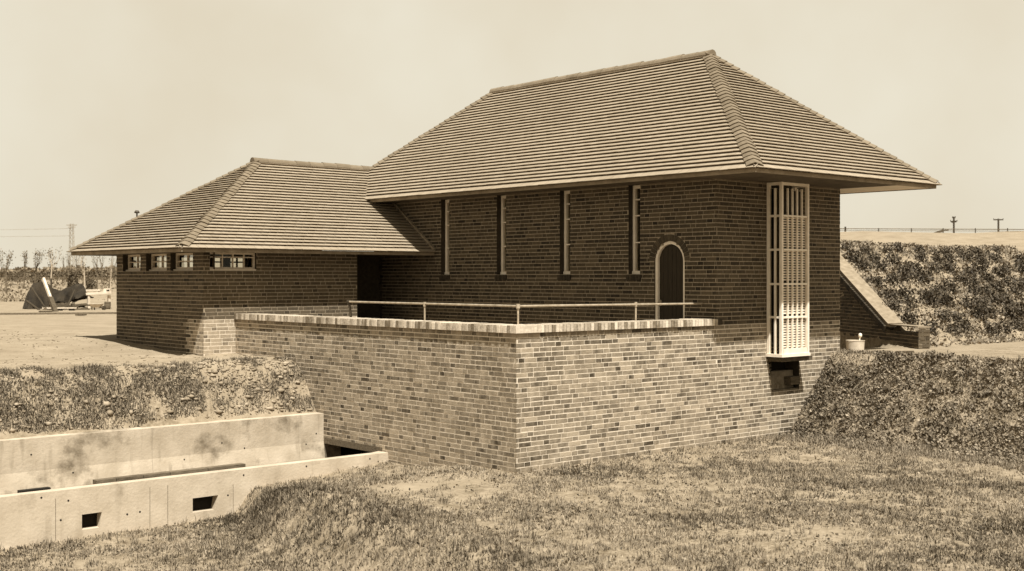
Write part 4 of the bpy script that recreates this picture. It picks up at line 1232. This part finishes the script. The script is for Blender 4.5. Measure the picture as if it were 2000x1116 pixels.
mb = MB(); q = pt(209, 571, 50.2); mb.bar(pt(203.5, 567.5, 50.2), pt(216.5, 567, 50.2), .2, .15)
mb.bar(pt(208, 567.5, 50.08), pt(213.5, 567.2, 50.08), .03, .05, 1)
tag(mb.build('wooden_box', [M['paletimber'], M['hole']]), 'small pale box with a dark slot on the end of the table', 'box')
mb = MB(); q = ground_at(210, 49.2); g = float(H(*q)); mb.tube([(q[0], q[1], g - .02), (q[0], q[1], g + .15), (q[0], q[1], g + .30)], [.11, .13, .12], 14)
for z in (.05, .24): mb.tube([(q[0], q[1], g + z), (q[0], q[1], g + z + .02)], .134, 14)
tag(mb.build('barrel', M['timber']), 'dark squat barrel under the right end of the table', 'barrel')
tr = empty('barrow', (*ground_at(190, 48), 1.3), 'low wheelbarrow with a pale tray beside the dark boards', 'wheelbarrow')
mb = MB(); q = ground_at(188, 48); g = float(H(*q)); c_ = Vector((q[0], q[1], g))
R3 = Vector((RGT[0], RGT[1], 0)); F3 = Vector((FWD[0], FWD[1], 0)); Z3 = Vector((0, 0, 1))
mb.hexa([c_ - R3 * .15 - F3 * .12 + Z3 * .10, c_ + R3 * .15 - F3 * .12 + Z3 * .10, c_ + R3 * .15 + F3 * .12 + Z3 * .10, c_ - R3 * .15 + F3 * .12 + Z3 * .10,
         c_ - R3 * .22 - F3 * .2 + Z3 * .24, c_ + R3 * .24 - F3 * .2 + Z3 * .24, c_ + R3 * .24 + F3 * .2 + Z3 * .24, c_ - R3 * .22 + F3 * .2 + Z3 * .24]); mb.build('tray', M['paletimber'], tr)
mb = MB(); w_ = c_ + R3 * .3 + Z3 * .08; mb.tube([w_ - F3 * .03, w_ + F3 * .03], .085, 14); mb.build('wheel', M['darkmetal'], tr)
for s_ in (-1, 1):
    mb = MB(); mb.bar(c_ + R3 * .3 + F3 * .05 * s_ + Z3 * .08, c_ - R3 * .5 + F3 * .2 * s_ + Z3 * .22, .03, .03, 0, .1); mb.build('handle', M['timber'], tr)
    mb = MB(); mb.bar(c_ - R3 * .12 + F3 * .15 * s_ + Z3 * -.02, c_ - R3 * .12 + F3 * .15 * s_ + Z3 * .12, .035, .035, 0, .1); mb.build('leg', M['timber'], tr)
for (u0, u1, v, t, h_, mt, lb) in ((134, 175, 601, 48.0, .05, 'timber', 'long dark board on the sand in front of the tarpaulin'),
                               (83, 150, 607, 46.8, .04, 'paletimber', 'long pale board lying on dark blocks before the tarpaulin'),
                               (77, 101, 619, 44.8, .05, 'timber', 'short dark board lying left of the leaning timber foot'),
                               (150, 166, 634, 40.5, .04, 'timber', 'lone short dark board on the open sand'),):
    a, b_ = ground_at(u0, t), ground_at(u1, t + .3); mb = MB()
    za, zb = float(H(*a)), float(H(*b_)); li = .10 if mt == 'paletimber' else .03
    mb.bar((a[0], a[1], za + li), (b_[0], b_[1], zb + li), .16, h_, 0, .15)
    if mt == 'paletimber':
        for f in (.5, .85):
            q = a * (1 - f) + b_ * f; mb.bar((q[0] - RGT[0] * .09, q[1] - RGT[1] * .09, za + .03), (q[0] + RGT[0] * .09, q[1] + RGT[1] * .09, za + .03), .14, .08, 1)
    tag(mb.build('loose_board', [M[mt], M['hole']]), lb, 'board')
for (a_uvt, b_uvt, r_, lb) in (((62, 562, 49.0), (92, 598, 48.2), .03, 'thin dark pole propped against the left end of the tarpaulin'),
                               ((146, 566, 49.2), (128, 602, 48.4), .03, 'thin dark pole leaning against the right hump of the tarpaulin'),
                               ((52, 588, 48.6), (78, 602, 48.0), .04, 'short stout pole lying slanted at the left foot of the tarpaulin')):
    q = Vector(pt(*b_uvt)); q.z = float(H(q.x, q.y)) - .02; mb = MB(); mb.tube([pt(*a_uvt), q], r_, 6)
    tag(mb.build('wooden_pole', M['pole']), lb, 'pole')
for k, (u, t, L_, an, hz, lb) in enumerate(((122, 48.6, .9, .2, .10, 'rough dark plank on top of the jumble under the tarpaulin'), (136, 48.3, .8, -.5, .05, 'rough dark plank slewed across the jumble below the tarpaulin'),
                                        (150, 48.8, .9, .1, .14, 'rough dark plank raised at the right of the jumble'), (112, 48.0, .6, .9, .03, 'short dark plank pointing toward the viewer before the tarpaulin'))):
    p = ground_at(u, t); d = RGT * math.cos(an) + FWD * math.sin(an); z = float(H(*p)) + hz
    mb = MB(); mb.bar((p[0] - d[0] * L_ / 2, p[1] - d[1] * L_ / 2, z), (p[0] + d[0] * L_ / 2, p[1] + d[1] * L_ / 2, z + .06 * (k % 2) + .02), .16, .06, 0, .1)
    tag(mb.build('plank', M['timber']), lb, 'plank')
r9 = random.Random(99)
jb = MB()
for k in range(46):
    p = ground_at(r9.uniform(92, 168), r9.uniform(48.2, 49.4)); an = r9.uniform(0, 6.28); L_ = r9.uniform(.15, .55); z = float(H(*p)) + r9.uniform(.0, .24)
    d = RGT * math.cos(an) + FWD * math.sin(an); dz = r9.uniform(-.1, .12)
    jb.bar((p[0] - d[0] * L_ / 2, p[1] - d[1] * L_ / 2, z), (p[0] + d[0] * L_ / 2, p[1] + d[1] * L_ / 2, z + dz), r9.uniform(.04, .14), r9.uniform(.03, .08), 0, r9.uniform(0, .5))
tag(jb.build('scrap_heap', M['timber']), 'low jumbled heap of dark scrap wood under the tarpaulin edge', 'scrap heap', kind='stuff')
# shallow kerb across the sand
a, b_ = ground_at(-40, 41.5), ground_at(300, 43.0); mb = MB(); prevq = None
for k in range(24):
    f = k / 23; q = a * (1 - f) + b_ * f; qq = (q[0], q[1], float(H(*q)) + .02)
    if prevq: mb.bar(prevq, qq, .12, .09, 0, .5)
    prevq = qq
tag(mb.build('kerb', M['timber']), kind='structure')

# ------------------------------------------------------------------ light, sky, camera
SUN = Vector((-.48, -1.0, 2.03)).normalized()
EL = math.asin(SUN.z)
w = bpy.data.worlds.new('World'); scn.world = w; w.use_nodes = True
N = w.node_tree.nodes; L = w.node_tree.links
bg = N['Background']; sky = N.new('ShaderNodeTexSky'); sky.sky_type = 'NISHITA'; sky.sun_disc = False
sky.sun_elevation = EL; sky.sun_rotation = math.atan2(SUN.x, SUN.y); sky.air_density = 1.0; sky.dust_density = .6; sky.altitude = 0
bw = N.new('ShaderNodeRGBToBW'); L.new(sky.outputs[0], bw.inputs[0])
pw = N.new('ShaderNodeMath'); pw.operation = 'POWER'; L.new(bw.outputs[0], pw.inputs[0]); pw.inputs[1].default_value = 2.2
kk_ = N.new('ShaderNodeMath'); kk_.operation = 'MULTIPLY'; L.new(pw.outputs[0], kk_.inputs[0]); kk_.inputs[1].default_value = .37
mn = N.new('ShaderNodeMath'); mn.operation = 'MINIMUM'; L.new(kk_.outputs[0], mn.inputs[0]); mn.inputs[1].default_value = 3.95
mul = N.new('ShaderNodeMix'); mul.data_type = 'RGBA'; mul.blend_type = 'MULTIPLY'; mul.inputs[0].default_value = 1
L.new(mn.outputs[0], mul.inputs[6])
tcw = N.new('ShaderNodeTexCoord'); nw = N.new('ShaderNodeTexNoise'); nw.inputs['Scale'].default_value = 5.5; nw.inputs['Detail'].default_value = 4
L.new(tcw.outputs['Generated'], nw.inputs['Vector'])
mw = N.new('ShaderNodeMapRange'); mw.inputs[1].default_value = .35; mw.inputs[2].default_value = .68; L.new(nw.outputs['Fac'], mw.inputs[0])
mt_ = N.new('ShaderNodeMix'); mt_.data_type = 'RGBA'; L.new(mw.outputs[0], mt_.inputs[0])
mt_.inputs[6].default_value = (1.15, 1.07, .87, 1); mt_.inputs[7].default_value = (1.06, .95, .735, 1); L.new(mt_.outputs[2], mul.inputs[7])
L.new(mul.outputs[2], bg.inputs[0]); bg.inputs[1].default_value = .10
sl_ = bpy.data.lights.new('sun', 'SUN'); sl_.energy = 5.0; sl_.angle = math.radians(.55); sl_.color = (1.0, .985, .93)
so_ = bpy.data.objects.new('sun', sl_); COL.objects.link(so_); so_.rotation_euler = (-SUN).to_track_quat('-Z', 'Y').to_euler()

cam = bpy.data.cameras.new('camera'); co = bpy.data.objects.new('camera', cam); COL.objects.link(co)
co.location = CAM; co.rotation_euler = (math.radians(90), 0, -AL)
cam.sensor_width = 36; cam.lens = FPX / 2000 * 36; cam.shift_y = -(558 - V0) / 2000
cam.clip_end = 6000; cam.clip_start = .1
cam.dof.use_dof = True; cam.dof.focus_distance = 20.5; cam.dof.aperture_fstop = 2.6
scn.camera = co
scn.view_settings.view_transform = 'Standard'; scn.view_settings.look = 'None'; scn.view_settings.gamma = 1.0
scn.view_settings.exposure = 0.86
